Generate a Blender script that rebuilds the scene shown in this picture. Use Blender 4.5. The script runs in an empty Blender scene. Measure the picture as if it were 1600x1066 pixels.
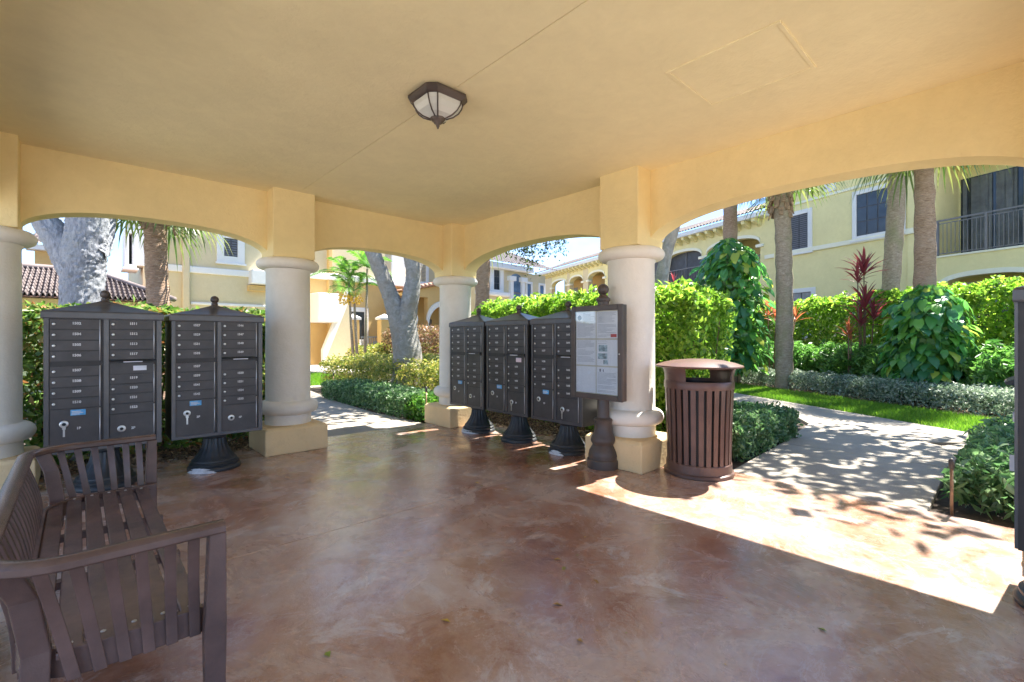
import bpy, math, random
import numpy as np
from mathutils import Vector, Matrix

random.seed(7)
rng = np.random.default_rng(7)
R = math.radians
scene = bpy.context.scene
COL = scene.collection

# ---------------------------------------------------------------- camera
TH = R(42.617)                       # heading, clockwise from +Y
CAM = Vector((-4.615, -6.410, 1.40))
FPX = 735.44                         # focal length in pixels of the 1600 px wide photograph
HOR = 529.14
cd = bpy.data.cameras.new('camera')
cam = bpy.data.objects.new('camera', cd)
COL.objects.link(cam)
cam.location = CAM
cam.rotation_euler = (R(90), 0, -TH)
cd.sensor_width = 36.0
cd.lens = 36.0 * FPX / 1600
cd.shift_y = -(533 - HOR) / 1600
cd.clip_start = 0.05
cd.clip_end = 2000
scene.camera = cam

# ---------------------------------------------------------------- sky and sun
SUN_EL = R(60.0)
SUN_DIR = Vector((1.0, -0.11, 0)).normalized() * math.cos(SUN_EL) + Vector((0, 0, math.sin(SUN_EL)))
w = bpy.data.worlds.new('World')
scene.world = w
w.use_nodes = True
nt = w.node_tree
bg = nt.nodes['Background']
sky = nt.nodes.new('ShaderNodeTexSky')
sky.sky_type = 'NISHITA'
sky.sun_disc = False
sky.sun_elevation = SUN_EL
sky.sun_rotation = math.atan2(SUN_DIR.x, SUN_DIR.y)
sky.air_density = 0.6
sky.dust_density = 0.0
sky.ozone_density = 4.0
cn = nt.nodes.new('ShaderNodeTexNoise')
cn.inputs['Scale'].default_value = 3.2
cn.inputs['Detail'].default_value = 7
cn.inputs['Roughness'].default_value = 0.62
tc = nt.nodes.new('ShaderNodeTexCoord')
mp = nt.nodes.new('ShaderNodeMapping')
mp.inputs['Scale'].default_value = (1, 1, 2.2)
cr = nt.nodes.new('ShaderNodeValToRGB')
cr.color_ramp.elements[0].position = 0.47
cr.color_ramp.elements[0].color = (0, 0, 0, 1)
cr.color_ramp.elements[1].position = 0.72
cr.color_ramp.elements[1].color = (0.6, 0.6, 0.6, 1)
mx = nt.nodes.new('ShaderNodeMix')
mx.data_type = 'RGBA'
mx.inputs['B'].default_value = (2.6, 2.75, 2.9, 1)
nt.links.new(tc.outputs['Generated'], mp.inputs['Vector'])
nt.links.new(mp.outputs['Vector'], cn.inputs['Vector'])
nt.links.new(cn.outputs['Fac'], cr.inputs['Fac'])
nt.links.new(cr.outputs['Color'], mx.inputs['Factor'])
nt.links.new(sky.outputs['Color'], mx.inputs['A'])
nt.links.new(mx.outputs['Result'], bg.inputs['Color'])
bg.inputs['Strength'].default_value = 0.085

sl = bpy.data.lights.new('sun', 'SUN')
sl.energy = 3.4
sl.angle = R(0.5)
sl.color = (1.0, 0.95, 0.87)
sun = bpy.data.objects.new('sun', sl)
COL.objects.link(sun)
sun.rotation_euler = (-SUN_DIR).to_track_quat('-Z', 'Y').to_euler()
sun.location = (20, -2, 30)

scene.view_settings.view_transform = 'Standard'
scene.view_settings.look = 'None'
scene.view_settings.exposure = 2.66
scene.view_settings.gamma = 1.0
scene.view_settings.use_curve_mapping = False
scene.render.engine = 'CYCLES'
cy = scene.cycles
cy.max_bounces = 14
cy.diffuse_bounces = 9
cy.glossy_bounces = 5
cy.transmission_bounces = 6
cy.transparent_max_bounces = 8
cy.sample_clamp_indirect = 8
cy.use_denoising = True
try:
    cy.denoiser = 'OPENIMAGEDENOISE'
except Exception:
    pass


# ---------------------------------------------------------------- helpers
def ray(px, py):
    r = (px - 800) / FPX
    u = (HOR - py) / FPX
    return Vector((math.sin(TH) + r * math.cos(TH), math.cos(TH) - r * math.sin(TH), u))


def at_depth(px, py, d):
    return CAM + ray(px, py) * d


def ground_at(px, d):
    p = CAM + ray(px, HOR) * d
    return Vector((p.x, p.y, 0))


class MB:
    """collects polygons, then becomes one mesh object"""
    def __init__(s):
        s.v = []
        s.f = []

    def add(s, vs, fs):
        n = len(s.v)
        s.v.extend([tuple(v) for v in vs])
        s.f.extend([tuple(i + n for i in f) for f in fs])
        return s

    def box(s, x0, x1, y0, y1, z0, z1, m=None):
        vs = [(x0, y0, z0), (x1, y0, z0), (x1, y1, z0), (x0, y1, z0), (x0, y0, z1), (x1, y0, z1), (x1, y1, z1), (x0, y1, z1)]
        if m is not None:
            vs = [m @ Vector(v) for v in vs]
        return s.add(vs, [(0, 3, 2, 1), (4, 5, 6, 7), (0, 1, 5, 4), (1, 2, 6, 5), (2, 3, 7, 6), (3, 0, 4, 7)])

    def lathe(s, prof, n=32, c=(0, 0, 0), axis='z', flute=0.0, nf=0, z0=0, z1=0, cap=True, ry=1.0):
        vs = []
        for (r, z) in prof:
            for i in range(n):
                a = 2 * math.pi * i / n
                rr = r
                if flute and z0 <= z <= z1:
                    rr = r - flute * (0.5 + 0.5 * math.cos(a * nf))
                x, y = rr * math.cos(a), rr * math.sin(a) * ry
                if axis == 'z':
                    vs.append((c[0] + x, c[1] + y, c[2] + z))
                elif axis == '-y':
                    vs.append((c[0] + x, c[1] - z, c[2] + y))
                else:
                    vs.append((c[0] + z, c[1] + x, c[2] + y))
        fs = []
        for k in range(len(prof) - 1):
            for i in range(n):
                j = (i + 1) % n
                fs.append((k * n + i, k * n + j, (k + 1) * n + j, (k + 1) * n + i))
        if cap:
            fs.append(tuple(range(n))[::-1])
            fs.append(tuple((len(prof) - 1) * n + i for i in range(n)))
        return s.add(vs, fs)

    def tube(s, pts, rad, n=8, jit=0.0, cap=True, flat=1.0):
        pts = [Vector(p) for p in pts]
        vs = []
        up0 = None
        for k, p in enumerate(pts):
            t = (pts[min(k + 1, len(pts) - 1)] - pts[max(k - 1, 0)]).normalized()
            if up0 is None:
                up0 = Vector((1, 0, 0)) if abs(t.x) < 0.8 else Vector((0, 1, 0))
            a = (up0 - t * up0.dot(t)).normalized()
            up0 = a
            b = t.cross(a)
            r = rad[k] if isinstance(rad, (list, tuple)) else rad
            for i in range(n):
                th = 2 * math.pi * i / n
                q = r * (1 + (random.uniform(-jit, jit) if jit else 0))
                vs.append(p + a * (q * math.cos(th)) + b * (q * flat * math.sin(th)))
        fs = []
        for k in range(len(pts) - 1):
            for i in range(n):
                j = (i + 1) % n
                fs.append((k * n + i, k * n + j, (k + 1) * n + j, (k + 1) * n + i))
        if cap:
            fs.append(tuple(range(n))[::-1])
            fs.append(tuple((len(pts) - 1) * n + i for i in range(n)))
        return s.add(vs, fs)

    def sweep(s, pts, sec, up=(0, 0, 1)):
        """section (list of (side, up)) swept along a polyline"""
        pts = [Vector(p) for p in pts]
        up = Vector(up)
        n = len(sec)
        vs = []
        for k, p in enumerate(pts):
            t = (pts[min(k + 1, len(pts) - 1)] - pts[max(k - 1, 0)]).normalized()
            side = t.cross(up).normalized()
            u2 = side.cross(t)
            for (a, b) in sec:
                vs.append(p + side * a + u2 * b)
        fs = []
        for k in range(len(pts) - 1):
            for i in range(n):
                j = (i + 1) % n
                fs.append((k * n + i, (k + 1) * n + i, (k + 1) * n + j, k * n + j))
        fs.append(tuple(range(n)))
        fs.append(tuple((len(pts) - 1) * n + i for i in range(n))[::-1])
        return s.add(vs, fs)

    def prism(s, poly, y0, y1):
        """polygon in x,z extruded in y"""
        n = len(poly)
        vs = [(x, y0, z) for x, z in poly] + [(x, y1, z) for x, z in poly]
        fs = [tuple(range(n)), tuple(range(n, 2 * n))[::-1]]
        for i in range(n):
            j = (i + 1) % n
            fs.append((i, i + n, j + n, j))
        return s.add(vs, fs)

    def build(s, name, mat, parent=None, loc=None, rz=0.0, smooth=False, bevel=0.0, segs=2, auto=None):
        me = bpy.data.meshes.new(name)
        me.from_pydata(s.v, [], s.f)
        me.update()
        o = bpy.data.objects.new(name, me)
        COL.objects.link(o)
        me.materials.append(MAT[mat] if isinstance(mat, str) else mat)
        if smooth or auto:
            me.polygons.foreach_set('use_smooth', [True] * len(me.polygons))
        if auto:
            try:
                me.set_sharp_from_angle(angle=R(auto))
            except Exception:
                pass
        if bevel:
            b = o.modifiers.new('b', 'BEVEL')
            b.width = bevel
            b.segments = segs
            b.limit_method = 'ANGLE'
            b.angle_limit = R(40)
        if parent is not None:
            o.parent = parent
        if loc is not None:
            o.location = loc
        o.rotation_euler.z = rz
        return o


def tag(o, label=None, cat=None, group=None, kind=None):
    if label:
        o['label'] = label
    if cat:
        o['category'] = cat
    if group:
        o['group'] = group
    if kind:
        o['kind'] = kind
    return o


def empty(name, loc=(0, 0, 0), rz=0.0, label=None, cat=None, group=None):
    o = bpy.data.objects.new(name, None)
    o.empty_display_size = 0.1
    COL.objects.link(o)
    o.location = loc
    o.rotation_euler.z = rz
    return tag(o, label, cat, group)


def link_copy(src, parent, loc=None, rot=None):
    c = src.copy()
    COL.objects.link(c)
    c.parent = parent
    if loc is not None:
        c.location = loc
    if rot is not None:
        c.rotation_euler = rot
    return c


def mesh_arrays(name, verts, tris, mat, parent=None, smooth=False):
    """fast mesh from numpy vertex and face arrays (faces all same size)"""
    me = bpy.data.meshes.new(name)
    k = tris.shape[1]
    me.vertices.add(len(verts))
    me.vertices.foreach_set('co', verts.astype(np.float32).ravel())
    me.loops.add(tris.size)
    me.loops.foreach_set('vertex_index', tris.astype(np.int32).ravel())
    me.polygons.add(len(tris))
    me.polygons.foreach_set('loop_start', np.arange(0, tris.size, k, dtype=np.int32))
    me.update(calc_edges=True)
    me.validate()
    if smooth:
        me.polygons.foreach_set('use_smooth', [True] * len(me.polygons))
    me.materials.append(MAT[mat])
    o = bpy.data.objects.new(name, me)
    COL.objects.link(o)
    if parent is not None:
        o.parent = parent
    return o


def norm(a):
    return a / np.maximum(np.linalg.norm(a, axis=1, keepdims=True), 1e-9)


def leaf_cloud(name, pts, nrm, length, width, mat, parent=None, spread=0.6, hang=0.0, fold=0.25, var=0.5):
    """one leaf (two folded triangles) at each point; nrm = outward direction of the leaf face"""
    n = len(pts)
    nn = norm(nrm + rng.normal(0, spread, (n, 3)))
    t = rng.normal(0, 1, (n, 3))
    t[:, 2] -= hang
    t = norm(t - nn * np.sum(t * nn, axis=1, keepdims=True))
    b = np.cross(nn, t)
    L = length * (1 + rng.uniform(-var, var, (n, 1)))
    W = width * (1 + rng.uniform(-var, var, (n, 1))) * 0.5
    base = pts - t * L * 0.5
    tip = pts + t * L * 0.5 - nn * L * 0.12
    mid = pts - t * L * 0.06
    l = mid + b * W + nn * W * fold
    r = mid - b * W + nn * W * fold
    v = np.stack([base, l, tip, r], axis=1).reshape(-1, 3)
    i = np.arange(n)[:, None] * 4
    f = np.concatenate([i + np.array([[0, 2, 1]]), i + np.array([[0, 3, 2]])], axis=0)
    return mesh_arrays(name, v, f, mat, parent)


def shell_box(n, x0, x1, y0, y1, z0, z1, depth=0.18, rnd=0.12, faces='xXyYZ', lump=0.07):
    """points in a shell under the faces of a clipped hedge, with outward normals"""
    area = {'x': (y1 - y0) * (z1 - z0), 'X': (y1 - y0) * (z1 - z0), 'y': (x1 - x0) * (z1 - z0), 'Y': (x1 - x0) * (z1 - z0), 'Z': (x1 - x0) * (y1 - y0)}
    tot = sum(area[k] for k in faces)
    P, N = [], []
    for k in faces:
        m = int(n * area[k] / tot)
        p = np.stack([rng.uniform(x0, x1, m), rng.uniform(y0, y1, m), rng.uniform(z0, z1, m)], axis=1)
        d = rng.uniform(0, 1, m) ** 1.6 * depth
        nv = np.zeros((m, 3))
        if k == 'x':
            p[:, 0] = x0 + d; nv[:, 0] = -1
        if k == 'X':
            p[:, 0] = x1 - d; nv[:, 0] = 1
        if k == 'y':
            p[:, 1] = y0 + d; nv[:, 1] = -1
        if k == 'Y':
            p[:, 1] = y1 - d; nv[:, 1] = 1
        if k == 'Z':
            p[:, 2] = z1 - d; nv[:, 2] = 1
        P.append(p)
        N.append(nv)
    P = np.concatenate(P)
    N = np.concatenate(N)
    # round the upper edges and make the outline uneven
    cx, cy_ = (x0 + x1) / 2, (y0 + y1) / 2
    ex = np.clip((np.abs(P[:, 0] - cx) - ((x1 - x0) / 2 - rnd)) / rnd, 0, 1)
    ey = np.clip((np.abs(P[:, 1] - cy_) - ((y1 - y0) / 2 - rnd)) / rnd, 0, 1)
    e = np.maximum(ex, ey)
    ez = np.clip((P[:, 2] - (z1 - rnd)) / rnd, 0, 1)
    P[:, 2] -= ez * e * e * rnd * 0.8
    ph = np.sin(P[:, 0] * 5.1 + P[:, 1] * 3.3) * np.cos(P[:, 1] * 4.7 + P[:, 2] * 4.1) + 0.6 * np.sin(P[:, 0] * 11 + P[:, 2] * 9 + P[:, 1] * 12)
    P += N * (lump * ph)[:, None] * 0.8
    P += rng.normal(0, 0.02, P.shape)
    return P, N


# ---------------------------------------------------------------- materials
MAT = {}


def new_mat(name):
    m = bpy.data.materials.new(name)
    m.use_nodes = True
    MAT[name] = m
    return m, m.node_tree, m.node_tree.nodes['Principled BSDF']


def coords(t, kind='Object', scale=(1, 1, 1)):
    a = t.nodes.new('ShaderNodeTexCoord')
    b = t.nodes.new('ShaderNodeMapping')
    b.inputs['Scale'].default_value = scale
    t.links.new(a.outputs[kind], b.inputs['Vector'])
    return b.outputs['Vector']


def world_coords(t, scale=(1, 1, 1)):
    a = t.nodes.new('ShaderNodeNewGeometry')
    b = t.nodes.new('ShaderNodeMapping')
    b.inputs['Scale'].default_value = scale
    t.links.new(a.outputs['Position'], b.inputs['Vector'])
    return b.outputs['Vector']


def noise(t, vec, scale, detail=4, rough=0.55, dist=0.0):
    n = t.nodes.new('ShaderNodeTexNoise')
    n.inputs['Scale'].default_value = scale
    n.inputs['Detail'].default_value = detail
    n.inputs['Roughness'].default_value = rough
    n.inputs['Distortion'].default_value = dist
    t.links.new(vec, n.inputs['Vector'])
    return n.outputs['Fac']


def ramp(t, fac, stops):
    r = t.nodes.new('ShaderNodeValToRGB')
    el = r.color_ramp.elements
    while len(el) < len(stops):
        el.new(0.5)
    for e, (p, c) in zip(el, stops):
        e.position = p
        e.color = (*c, 1) if len(c) == 3 else c
    t.links.new(fac, r.inputs['Fac'])
    return r.outputs['Color']


def mixc(t, fac, a, b, mode='MIX'):
    m = t.nodes.new('ShaderNodeMix')
    m.data_type = 'RGBA'
    m.blend_type = mode
    for key, val in (('Factor', fac), ('A', a), ('B', b)):
        if isinstance(val, (int, float)):
            m.inputs[key].default_value = val
        elif isinstance(val, tuple):
            m.inputs[key].default_value = (*val, 1) if len(val) == 3 else val
        else:
            t.links.new(val, m.inputs[key])
    return m.outputs['Result']


def bump(t, b, h, strength=0.3, dist=0.01):
    n = t.nodes.new('ShaderNodeBump')
    n.inputs['Strength'].default_value = strength
    n.inputs['Distance'].default_value = dist
    t.links.new(h, n.inputs['Height'])
    t.links.new(n.outputs['Normal'], b.inputs['Normal'])


def plain(name, col, rough=0.6, metal=0.0, var=0.12, scale=6.0, bstr=0.0, bscale=60, spec=None):
    m, t, b = new_mat(name)
    v = world_coords(t)
    f = noise(t, v, scale, 5, 0.6)
    lo = tuple(max(c * (1 - var), 0) for c in col)
    hi = tuple(min(c * (1 + var), 1) for c in col)
    t.links.new(ramp(t, f, [(0.3, lo), (0.7, hi)]), b.inputs['Base Color'])
    b.inputs['Roughness'].default_value = rough
    b.inputs['Metallic'].default_value = metal
    if spec is not None:
        b.inputs['Specular IOR Level'].default_value = spec
    if bstr:
        bump(t, b, noise(t, v, bscale, 4), bstr, 0.01)
    return m


def stucco(name, col, var=0.05, bstr=0.35, scale=42, rough=0.85, stain=0.0, stain_col=(0.2, 0.17, 0.12)):
    m, t, b = new_mat(name)
    v = world_coords(t)
    big = noise(t, v, 1.1, 5, 0.6)
    lo = tuple(c * (1 - var) for c in col)
    hi = tuple(min(c * (1 + var), 1) for c in col)
    c = ramp(t, big, [(0.3, lo), (0.7, hi)])
    if stain:
        s = ramp(t, noise(t, v, 2.3, 6, 0.7), [(0.56, (0, 0, 0)), (0.75, (stain,) * 3)])
        c = mixc(t, s, c, stain_col)
    c = mixc(t, 1.0, c, ramp(t, noise(t, v, 7.0, 6, 0.7, 0.5), [(0.3, (0.965, 0.96, 0.95)), (0.7, (1.03, 1.03, 1.035))]), 'MULTIPLY')
    t.links.new(c, b.inputs['Base Color'])
    b.inputs['Roughness'].default_value = rough
    b.inputs['Specular IOR Level'].default_value = 0.3
    ad_ = t.nodes.new('ShaderNodeMath')
    ad_.operation = 'MULTIPLY_ADD'
    t.links.new(noise(t, v, scale * .35, 4, 0.6, 1.0), ad_.inputs[0])
    ad_.inputs[1].default_value = 1.3
    t.links.new(noise(t, v, scale, 3, 0.6, 0.6), ad_.inputs[2])
    bump(t, b, ad_.outputs[0], bstr, 0.012)
    return m


def leaf_mat(name, cols, trans=0.35, rough=0.42, tcol=(0.5, 0.75, 0.12)):
    m, t, b = new_mat(name)
    g = t.nodes.new('ShaderNodeNewGeometry')
    st = [(i / max(1, len(cols) - 1), c) for i, c in enumerate(cols)]
    c = ramp(t, g.outputs['Random Per Island'], st)
    t.links.new(c, b.inputs['Base Color'])
    b.inputs['Roughness'].default_value = rough
    b.inputs['Specular IOR Level'].default_value = 0.5
    tr = t.nodes.new('ShaderNodeBsdfTranslucent')
    tc_ = mixc(t, 0.6, c, tcol, 'MULTIPLY')
    tb = t.nodes.new('ShaderNodeMix')
    tb.data_type = 'RGBA'
    tb.blend_type = 'ADD'
    tb.inputs['Factor'].default_value = 1.0
    t.links.new(c, tb.inputs['A'])
    t.links.new(tc_, tb.inputs['B'])
    t.links.new(tb.outputs['Result'], tr.inputs['Color'])
    ms = t.nodes.new('ShaderNodeMixShader')
    ms.inputs['Fac'].default_value = trans
    t.links.new(b.outputs['BSDF'], ms.inputs[1])
    t.links.new(tr.outputs['BSDF'], ms.inputs[2])
    t.links.new(ms.outputs['Shader'], t.nodes['Material Output'].inputs['Surface'])
    return m


def bark(name, cols, scale=(6, 6, 1.6), bs=0.9, nscale=6, rings=0.0):
    m, t, b = new_mat(name)
    v = world_coords(t, scale)
    f = noise(t, v, nscale, 8, 0.65, 0.8)
    v2 = world_coords(t)
    f2 = noise(t, v2, 2.0, 4)
    c = ramp(t, f, [(0.25, cols[0]), (0.5, cols[1]), (0.72, cols[2])])
    c = mixc(t, ramp(t, f2, [(0.45, (0, 0, 0)), (0.7, (0.6, 0.6, 0.6))]), c, cols[-1])
    t.links.new(c, b.inputs['Base Color'])
    b.inputs['Roughness'].default_value = 0.9
    b.inputs['Specular IOR Level'].default_value = 0.2
    h = f
    if rings:
        wv = t.nodes.new('ShaderNodeTexWave')
        wv.wave_type = 'BANDS'
        wv.bands_direction = 'Z'
        wv.inputs['Scale'].default_value = rings
        wv.inputs['Distortion'].default_value = 5
        wv.inputs['Detail'].default_value = 3
        t.links.new(v2, wv.inputs['Vector'])
        ad = t.nodes.new('ShaderNodeMath')
        ad.operation = 'ADD'
        t.links.new(f, ad.inputs[0])
        t.links.new(wv.outputs['Fac'], ad.inputs[1])
        h = ad.outputs[0]
    bump(t, b, h, bs, 0.05)
    return m


OCHRE = (0.84, 0.69, 0.36)
stucco('ochre_stucco', OCHRE, 0.05, 0.32, 34)
stucco('ceiling_stucco', (0.87, 0.765, 0.47), 0.05, 0.28, 22, rough=0.7, stain=0.12, stain_col=(0.70, 0.55, 0.32))
stucco('column_paint', (0.80, 0.765, 0.68), 0.05, 0.25, 50, rough=0.55, stain=0.22, stain_col=(0.55, 0.50, 0.42))
stucco('base_stucco', (0.78, 0.59, 0.33), 0.06, 0.5, 40, stain=0.45, stain_col=(0.50, 0.36, 0.20))
stucco('yellow_wall', (0.74, 0.66, 0.34), 0.05, 0.3, 20, stain=0.2, stain_col=(0.58, 0.52, 0.30))
stucco('cream_wall', (0.60, 0.515, 0.335), 0.05, 0.3, 20, stain=0.2, stain_col=(0.48, 0.42, 0.30))
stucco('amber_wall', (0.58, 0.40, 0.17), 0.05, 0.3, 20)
stucco('white_trim', (0.70, 0.70, 0.68), 0.03, 0.1, 30, rough=0.6)
stucco('pale_trim', (0.78, 0.76, 0.60), 0.03, 0.1, 30, rough=0.6)
plain('bronze', (0.058, 0.053, 0.053), 0.40, 0.0, 0.28, 5, 0.1, 220)
plain('cabinet_dark', (0.030, 0.028, 0.028), 0.5, 0.0, 0.2, 8)
plain('keyhole_black', (0.01, 0.01, 0.01), 0.6)
plain('blind', (0.13, 0.14, 0.145), 0.7, 0, 0.3, 3)
plain('bronze_light', (0.095, 0.092, 0.095), 0.30, 0.2, 0.15, 8)
plain('cast_black', (0.030, 0.034, 0.038), 0.45, 0.0, 0.3, 9, 0.25, 120)
plain('case_brown', (0.075, 0.056, 0.047), 0.42, 0.0, 0.2, 8, 0.1, 150)
plain('bench_brown', (0.125, 0.079, 0.068), 0.24, 0.0, 0.35, 4, 0.12, 180)
plain('bin_brown', (0.125, 0.068, 0.053), 0.36, 0.0, 0.2, 5, 0.12, 160)
plain('bin_liner', (0.012, 0.012, 0.013), 0.5)
plain('steel', (0.62, 0.62, 0.60), 0.32, 0.85, 0.1)
plain('hinge', (0.50, 0.50, 0.51), 0.4, 0.6, 0.1)
plain('decal_white', (0.62, 0.62, 0.62), 0.6)
plain('sticker_blue', (0.10, 0.36, 0.66), 0.5, 0, 0.25, 40)
plain('sticker_white', (0.72, 0.74, 0.80), 0.5)
plain('sticker_pink', (0.70, 0.56, 0.60), 0.5)
plain('ink', (0.12, 0.13, 0.17), 0.7)
plain('ink_light', (0.42, 0.44, 0.48), 0.7)
plain('ink_red', (0.55, 0.10, 0.09), 0.7)
plain('paper', (0.78, 0.79, 0.82), 0.7, 0, 0.03)
plain('board_back', (0.60, 0.56, 0.44), 0.8)
plain('photo_print', (0.33, 0.42, 0.46), 0.6, 0, 0.7, 26)
plain('mortar_splash', (0.55, 0.57, 0.60), 0.9, 0, 0.2, 30, 0.4, 60)
plain('rail_metal', (0.17, 0.17, 0.175), 0.45, 0.2)
plain('screen_dark', (0.055, 0.06, 0.07), 0.55, 0, 0.35, 2.5)
plain('window_dark', (0.035, 0.045, 0.055), 0.12, 0, 0.4, 1.5)
plain('window_blue', (0.10, 0.17, 0.27), 0.12, 0, 0.4, 1.5)
plain('shutter_dark', (0.05, 0.052, 0.058), 0.5)
plain('curtain', (0.26, 0.26, 0.26), 0.8, 0, 0.25, 5)
plain('gate_grey', (0.16, 0.19, 0.22), 0.5)
plain('soil', (0.055, 0.040, 0.028), 0.95, 0, 0.45, 7, 0.8, 30)
plain('driveway', (0.52, 0.47, 0.43), 0.85, 0, 0.10, 3, 0.3, 60)
plain('terracotta', (0.36, 0.20, 0.14), 0.8, 0, 0.2, 6)
plain('frond_boot', (0.30, 0.20, 0.13), 0.95, 0, 0.5, 14, 0.8, 40)
plain('fruit', (0.75, 0.48, 0.05), 0.4, 0, 0.25, 30)
plain('stake_metal', (0.28, 0.17, 0.10), 0.5, 0.2, 0.3, 20)
plain('twig', (0.16, 0.105, 0.065), 0.9, 0, 0.4, 12)

m, t, b = new_mat('frosted_glass')
b.inputs['Base Color'].default_value = (0.62, 0.64, 0.60, 1)
b.inputs['Roughness'].default_value = 0.35
b.inputs['Transmission Weight'].default_value = 0.15
m, t, b = new_mat('case_glass')
b.inputs['Base Color'].default_value = (1, 1, 1, 1)
b.inputs['Roughness'].default_value = 0.02
b.inputs['Transmission Weight'].default_value = 1.0
b.inputs['IOR'].default_value = 1.15
tb_ = t.nodes.new('ShaderNodeBsdfTransparent')
gl_ = t.nodes.new('ShaderNodeBsdfGlossy')
gl_.inputs['Roughness'].default_value = 0.03
fr_ = t.nodes.new('ShaderNodeFresnel')
fr_.inputs['IOR'].default_value = 1.45
ms_ = t.nodes.new('ShaderNodeMixShader')
t.links.new(fr_.outputs[0], ms_.inputs['Fac'])
t.links.new(tb_.outputs[0], ms_.inputs[1])
t.links.new(gl_.outputs[0], ms_.inputs[2])
t.links.new(ms_.outputs[0], t.nodes['Material Output'].inputs['Surface'])

# stained and sealed concrete floor
m, t, b = new_mat('stained_floor')
v = world_coords(t)
n1 = noise(t, v, 0.8, 10, 0.66, 0.5)
n2 = noise(t, v, 2.2, 10, 0.70, 0.4)
n3 = noise(t, v, 14, 8, 0.75, 0.4)
c = ramp(t, n1, [(0.32, (0.17, 0.066, 0.036)), (0.44, (0.34, 0.155, 0.088)), (0.54, (0.40, 0.235, 0.165)), (0.66, (0.50, 0.385, 0.33))])
c = mixc(t, ramp(t, n2, [(0.50, (0, 0, 0)), (0.60, (0.8, 0.8, 0.8))]), c, (0.50, 0.385, 0.33))
c = mixc(t, ramp(t, n2, [(0.36, (0.85, 0.85, 0.85)), (0.44, (0, 0, 0))]), c, (0.27, 0.105, 0.05))
# pale trowel veins: thin bands of a warped noise
vn = t.nodes.new('ShaderNodeMath'); vn.operation = 'SUBTRACT'
t.links.new(noise(t, v, 1.1, 9, 0.72, 0.8), vn.inputs[0]); vn.inputs[1].default_value = 0.5
va = t.nodes.new('ShaderNodeMath'); va.operation = 'ABSOLUTE'
t.links.new(vn.outputs[0], va.inputs[0])
c = mixc(t, ramp(t, va.outputs[0], [(0.0, (0.30, 0.30, 0.30)), (0.016, (0, 0, 0))]), c, (0.60, 0.53, 0.49))
c = mixc(t, ramp(t, noise(t, v, 1.6, 10, 0.74, 0.7), [(0.57, (0, 0, 0)), (0.63, (0.65, 0.65, 0.65))]), c, (0.60, 0.55, 0.53))
c = mixc(t, 0.13, c, ramp(t, n3, [(0.32, (0.10, 0.055, 0.04)), (0.68, (0.72, 0.58, 0.50))]))
c = mixc(t, ramp(t, noise(t, v, 60, 4, 0.7), [(0.66, (0, 0, 0)), (0.74, (0.55, 0.55, 0.55))]), c, (0.12, 0.075, 0.055))
c = mixc(t, 1.0, c, (1.0, 1.0, 1.0), 'MULTIPLY')
t.links.new(c, b.inputs['Base Color'])
rr = ramp(t, noise(t, v, 2.2, 9, 0.72, 0.8), [(0.40, (0.06,) * 3), (0.58, (0.34,) * 3)])
t.links.new(rr, b.inputs['Roughness'])
b.inputs['Specular IOR Level'].default_value = 1.0
ad = t.nodes.new('ShaderNodeMath')
ad.operation = 'MULTIPLY_ADD'
t.links.new(noise(t, v, 4.5, 8, 0.66, 0.9), ad.inputs[0])
ad.inputs[1].default_value = 2.2
t.links.new(noise(t, v, 40, 5, 0.65), ad.inputs[2])
bump(t, b, ad.outputs[0], 0.17, 0.011)
b.inputs['Coat Weight'].default_value = 0.22
b.inputs['Coat Roughness'].default_value = 0.10

m, t, b = new_mat('walk_concrete')
v = world_coords(t)
c = ramp(t, noise(t, v, 1.6, 8, 0.65), [(0.3, (0.25, 0.21, 0.155)), (0.55, (0.31, 0.27, 0.21)), (0.75, (0.37, 0.33, 0.265))])
c = mixc(t, ramp(t, noise(t, v, 3.4, 7, 0.75), [(0.58, (0, 0, 0)), (0.74, (0.5, 0.5, 0.5))]), c, (0.22, 0.18, 0.13))
c = mixc(t, 0.15, c, ramp(t, noise(t, v, 90, 3), [(0.35, (0.2, 0.19, 0.17)), (0.65, (0.75, 0.72, 0.66))]))
t.links.new(c, b.inputs['Base Color'])
b.inputs['Roughness'].default_value = 0.85
bump(t, b, noise(t, v, 120, 3), 0.25, 0.004)

m, t, b = new_mat('roof_tile')
g = t.nodes.new('ShaderNodeObjectInfo')
v = world_coords(t)
c = ramp(t, noise(t, v, 3.0, 6, 0.7), [(0.3, (0.08, 0.06, 0.057)), (0.5, (0.15, 0.118, 0.112)), (0.7, (0.25, 0.21, 0.20))])
c = mixc(t, 0.3, c, ramp(t, g.outputs['Random'], [(0, (0.06, 0.05, 0.05)), (1, (0.27, 0.215, 0.20))]))
t.links.new(c, b.inputs['Base Color'])
b.inputs['Roughness'].default_value = 0.8
plain('far_roof', (0.115, 0.098, 0.105), 0.8, 0, 0.25, 4)

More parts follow.
